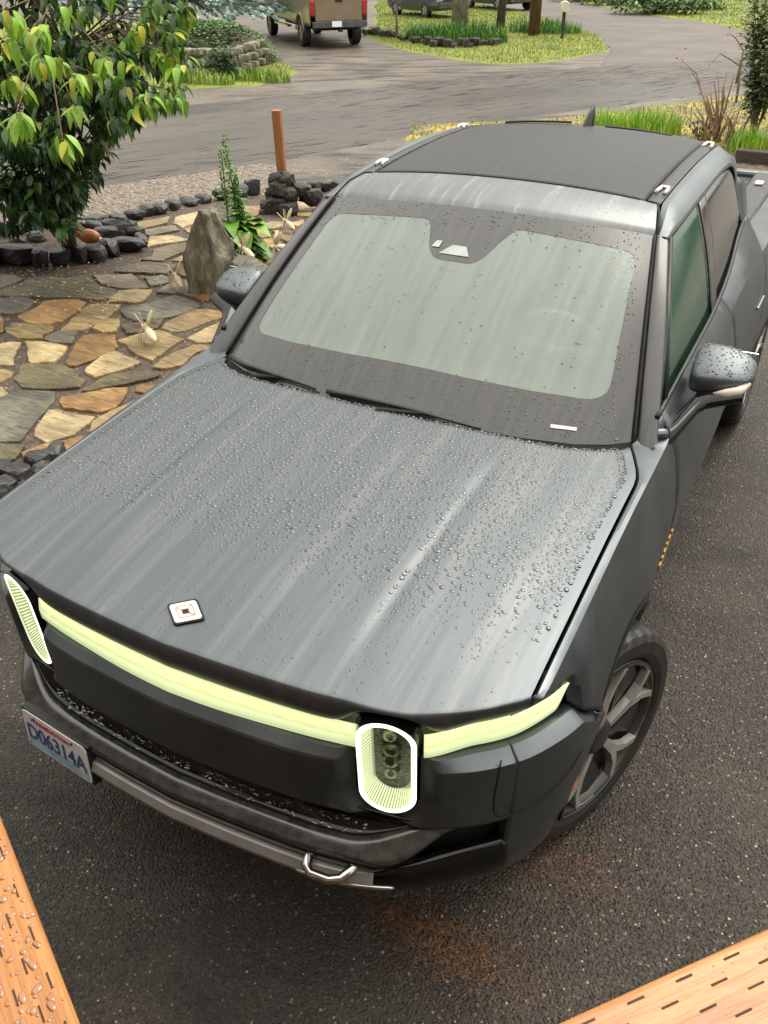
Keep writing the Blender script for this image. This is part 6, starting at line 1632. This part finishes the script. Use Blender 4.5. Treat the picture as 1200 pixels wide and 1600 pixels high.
# tan pickup: tail towards us. local +Y is its nose
ra, rbk = G(481, 72), G(550, 69); mid = (ra + rbk) / 2; ax_ = (ra - rbk).normalized(); fw = Vector((ax_.y, -ax_.x, 0)); fw = fw if fw.y > 0 else -fw
ang = math.atan2(-fw.x, fw.y)
tp = thing('pickup_truck', 'tan crew cab pickup parked across the road with its tail towards us', 'truck', (mid.x, mid.y, 0), ang)
tan_ = cmat('tan_metallic_paint', (.21, .155, .10)); 
WX = .86
def hs(w, z0, z1, r=.08): return [(w - .05, z0), (w, z0 + .08), (w + .02, z0 + .35), (w, z1 - r), (w - r * .5, z1)]
b = MB()
# bed side with wheel arch
for s_ in (-1, 1):
    rows = []
    for y in np.linspace(-1.15, 1.25, 49):
        d = .50 ** 2 - y ** 2; zb = max(.62, .40 + sqrt(d)) if d > 0 else .62; fl = .045 * exp(-((abs(y) - .0) / .55) ** 6)
        rows.append([Vector((s_ * (WX + .05 + .02 * k_ + fl * (1 - k_)), y, zb + (1.38 - zb) * k_ ** .9)) for k_ in (0, .12, .3, .6, .85, .97, 1)] + [Vector((s_ * (WX - .02), y, 1.40))])
    gridobj('bed_side', rows, tan_, tp, thick=.03)
    b2 = MB(); b2.tube([(s_ * (WX + .115), .52 * cos(a), .40 + .52 * sin(a)) for a in np.linspace(.1, pi - .1, 20)], .03, 6); b2.build('arch_flare', tan_, tp, True)
b = MB(); b.box((0, -1.17, 1.06), (1.50, .06, .60)); tg = bevel(b.build('tailgate', tan_, tp), .02)
b = MB(); b.box((0, -1.21, 1.30), (.22, .03, .08)); b.build('tailgate_handle', rough_black, tg)
b = MB(); b.box((0, -1.26, .66), (1.72, .18, .17)); b.box((0, -1.22, .76), (1.5, .12, .03)); bevel(b.build('rear_bumper', plast, tp), .03)
b = MB(); b.box((0, -1.30, .50), (.10, .22, .08)); b.build('hitch', rough_black, tp)
b = MB(); b.box((-.12, -1.36, .68), (.31, .012, .155)); b.build('license_plate', plate_m, tp)
for s_ in (-1, 1):
    b = MB(); b.box((s_ * .83, -1.185, 1.10), (.13, .07, .40)); bevel(b.build('tail_light', redlamp, tp), .02)
b = MB(); b.box((0, 0, .90), (1.6, 2.3, .1)); b.box((0, 1.2, .62), (1.3, 4.6, .25)); b.build('chassis', matte_black, tp)
bodyloft('cab', [(1.30, hs(.90, .60, 1.35)), (3.5, hs(.92, .60, 1.35)), (3.9, hs(.92, .60, 1.34)), (5.7, hs(.90, .62, 1.28)), (5.9, hs(.80, .66, 1.10))], tan_, tp)
bodyloft('cab_roof', [(1.34, [(.84, 1.36), (.74, 1.86), (.60, 1.93)]), (2.9, [(.84, 1.36), (.74, 1.90), (.60, 1.97)]), (3.75, [(.84, 1.36), (.82, 1.40), (.78, 1.42)])], tan_, tp)
for s_ in (-1, 1):
    for y0, y1 in ((1.5, 2.3), (2.4, 3.3)):
        b = MB(); b.add([(s_ * .855, y0, 1.42), (s_ * .855, y1, 1.42), (s_ * .775, y1 - .15, 1.80), (s_ * .775, y0 + .05, 1.80)], [(0, 1, 2, 3)]); o = b.build('side_window', glassd, tp); md = o.modifiers.new('t', 'SOLIDIFY'); md.thickness = .012
b = MB(); b.box((.98, 2.4, .50), (.16, 2.0, .05)); b.box((-.98, 2.4, .50), (.16, 2.0, .05)); b.build('running_board', chrome, tp)
b = MB(); b.box((0, 1.325, 1.60), (1.3, .02, .34)); b.build('rear_glass', glassd, tp)
for x in (-.97, .97):
    simple_wheel(tp, x, 0, .40, .27); simple_wheel(tp, x, 4.85, .40, .27)
# two cars behind the island
def far_car(px1, py1, px2, py2, lab, c, wb, flip=False, bump_=False):
    a, c2 = G(px1, py1), G(px2, py2); m_ = (a + c2) / 2; d = (c2 - a).normalized(); k = (c2 - a).length / wb
    t = thing('parked_car', lab, 'car', (m_.x, m_.y, 0), math.atan2(-d.x, d.y)); cm_ = cmat(lab.split()[0] + '_car_paint', c)
    bodyloft('car_body', [(-1.0 - wb/2, [(.78, .35), (.84, .5), (.82, .95), (.7, 1.0)]), (-.7 - wb/2, [(.86, .28), (.92, .5), (.90, 1.0), (.8, 1.05)]), (.0, [(.88, .26), (.94, .5), (.92, 1.0), (.84, 1.05)]), (wb/2 + .4, [(.86, .28), (.92, .5), (.90, .95), (.78, 1.0)]), (wb/2 + .95, [(.7, .35), (.78, .5), (.74, .8), (.6, .86)])], cm_, t)
    bodyloft('car_roof', [(-.9 - wb/2, [(.82, 1.04), (.78, 1.1), (.7, 1.12)]), (-.4 - wb/2, [(.82, 1.04), (.68, 1.55), (.55, 1.62)]), (.4, [(.82, 1.04), (.68, 1.6), (.55, 1.66)]), (wb/2 + .1, [(.82, 1.02), (.78, 1.06), (.7, 1.07)])], glassd, t)
    b = MB(); b.box((0, -wb/2 - 1.02, .55), (1.6, .12, .22)); b.box((0, wb/2 + .95, .50), (1.5, .12, .22)); bevel(b.build('bumper', chrome if bump_ else plast, t), .03)
    for x in (-.7, .7):
        b = MB(); b.box((x, wb/2 + .93, .72), (.30, .06, .14)); bevel(b.build('headlight', sens, t), .02)
        b = MB(); b.box((x, -wb/2 - 1.0, .85), (.26, .06, .18)); bevel(b.build('tail_light', redlamp, t), .02)
    for x in (-.93, .93):
        for y in (-wb/2, wb/2): simple_wheel(t, x, y, .34, .22)
    return t
far_car(639, 22, 697, 28, 'dark blue grey car parked behind the island on the left', (.025, .03, .035), 2.7)
far_car(755, 12, 802, 16, 'black car with a bright bumper parked behind the thin tree trunk', (.02, .02, .022), 2.7, bump_=True)
# a pile of cut green brush on the far verge and dark bushes
for i, (px, py, d, lab) in enumerate(((1030, 22, (2.2, 1.2, .8), 'heap of cut green branches at the edge of the side road'), (1075, 14, (2.2, 1.4, .7), 'right half of the heap of cut green branches'), (985, 8, (2.5, 1.5, .9), 'dark green low bushes behind the side road'), (930, 2, (2.6, 1.5, 1.0), 'dark green bushes at the far end of the side road'))):
    t = thing('brush_heap' if i < 2 else 'low_bush', lab, 'brush' if i < 2 else 'bush', tuple(G(px, py))); crown(t, 1500, (0, 0, d[2] * .4), d, .28, mat('brush_leaf', (.045, .10, .03), rough=.6, col2=(.12, .20, .06), scale=1.5, island=.45) if i == 0 else bpy.data.materials['brush_leaf'])
# far wood: unseen dark conifers added behind the verges to darken the horizon
f = MB()
for k in range(70):
    a = radians(R.uniform(-80, 95)); dist = R.uniform(72, 95); cx, cy = dist * sin(a) - 5, dist * cos(a) + 8; H_ = R.uniform(11, 18); rad = H_ * .2
    for lv in range(7):
        z0_ = H_ * lv / 8; r0 = rad * (1 - lv / 8); n = 10; V = [Vector((cx + cos(2*pi*q/n) * r0 * R.uniform(.8, 1.15), cy + sin(2*pi*q/n) * r0 * R.uniform(.8, 1.15), z0_ + R.uniform(-.3, .3))) for q in range(n)] + [Vector((cx, cy, z0_ + H_ * .28))]
        f.add(V, [(q, (q + 1) % n, n) for q in range(n)])
o = f.build('unseen_conifer_wood', mat('dark_conifer', (.02, .035, .018), rough=.8, col2=(.05, .08, .035), scale=.8), None); tag(o, 'unseen dark conifer wood added far beyond the road', 'wood', kind='stuff')

# ================================================================== PORCH WHERE THE CAMERA STANDS
woodm = mat('stained_pressure_treated_wood', (.27, .095, .022), rough=.36, col2=(.52, .24, .065), col3=(.42, .165, .038), scale=5, stretch=(1.0, 14, 14), detail=8, lo=.30, hi=.70, bump=.5, bscale=9, bdist=.006, coat=.25, coatr=.2)
def rail(a, b_, side, z, lab, wd=.14, th=.038, skin=0):
    """board whose visible long edge runs from a to b_; side = +1/-1 on which side the board lies"""
    a, b_ = Vector((a[0], a[1], z)), Vector((b_[0], b_[1], z)); d = (b_ - a).normalized(); n = Vector((-d.y, d.x, 0)) * side
    L_ = (b_ - a).length; t = thing('porch_rail', lab, 'railing', tuple(a), math.atan2(d.y, d.x)); s_ = side
    b = MB(); b.box((L_ / 2, s_ * wd / 2, -th / 2), (L_, wd, th)); bevel(b.build('rail_board', woodm, t), .006, 3)
    b = MB()
    for k in range(int(L_ / .052)):
        for j in range(9):
            x = k * .052 + (j % 2) * .026 + R.uniform(-.002, .002); y = s_ * (.010 + j * .0145)
            if x < L_: b.box((x, y, .0002), (.017, .0017, .0012), m=0)
    o = b.build('incision', mat('incision_dark', (.05, .02, .008), rough=.8, col2=(.07, .03, .012), scale=20) if 'incision_dark' not in bpy.data.materials else bpy.data.materials['incision_dark'], t); o['kind'] = 'stuff'
    pts = []; g_ = []
    tries = 0
    while len(pts) < int(L_ * 1500 * (1 if skin else .12)) and tries < 20000:
        tries += 1; x, y, r = R.uniform(0, L_), R.uniform(.004, wd), R.choice((.0012, .0018, .0025, .0032, .0044) if skin else (.0010, .0014))
        if any((x - q[0]) ** 2 + (y - q[1]) ** 2 < (r + q[2]) ** 2 for q in g_[-400:]): continue
        g_.append((x, y, r)); pts.append((Vector((x, s_ * y, 0)), Vector((0, 0, 1)), r))
    m_ = mat('bead_on_wood', (.28, .10, .025), rough=.04, spec=.7, coat=1, coatr=.02, col2=(.34, .14, .04), scale=20) if 'bead_on_wood' not in bpy.data.materials else bpy.data.materials['bead_on_wood']
    beads('rain_beads', pts, t, m_, n=9, flat=.35)
    b = MB(); b.box((L_ * .5, s_ * wd * .5, -.04 - .06), (L_, .038, .09)); b.build('rail_support', woodm, t)
    for x in np.arange(.25, L_, .45):
        b = MB(); b.box((x, s_ * wd * .5, -.985), (.035, .035, 1.71)); b.build('baluster', woodm, t)
    return t
ZR = 1.85
eL0, eL1 = G(0, 1275, ZR), G(125, 1600, ZR); eR0, eR1 = G(1200, 1465, ZR), G(905, 1600, ZR)
dL = (eL1 - eL0).normalized(); dR = (eR1 - eR0).normalized()
rail(eL0 - dL * 1.2, eL1 + dL * .10, -1, ZR, 'wet orange stained porch rail with round rain beads in the lower left corner', skin=1)
nR = Vector((dR.y, -dR.x, 0)) * .010
rail(eR0 - dR * 1.0 + nR, eR1 + dR * .10 + nR, 1, ZR - .004, 'wet orange stained porch rail with rows of incisions in the lower right corner', skin=0)
# porch floor and house wall behind the camera
dk_ = thing('porch_deck', 'stained board porch floor under the camera', 'deck', (1.1, -2.35, .86))
for k in range(12):
    b = MB(); b.box((0, -.95 + k * .145, 0), (3.6, .138, .035)); b.build('deck_board', woodm, dk_)
for x in (-1.6, 0, 1.6):
    b = MB(); b.box((x, -.6, -.44), (.09, .09, .84)); b.build('deck_post', woodm, dk_)
hw = thing('house', 'house front with horizontal siding behind the camera', 'house', (0, -3.5, 0))
sid = mat('brown_siding', (.11, .085, .065), rough=.7, col2=(.14, .11, .085), scale=3)
for k in range(34):
    b = MB(); b.box((0, 0, .09 + k * .178), (22, .03, .19), rx=.09); b.build('siding_board', sid, hw)
b = MB(); b.box((0, -4, 3.0), (22, 7.9, 6.0)); b.build('house_body', sid, hw)
b = MB(); b.box((0, -.1, 6.1), (23, 1.6, .16)); b.build('eave', sid, hw)
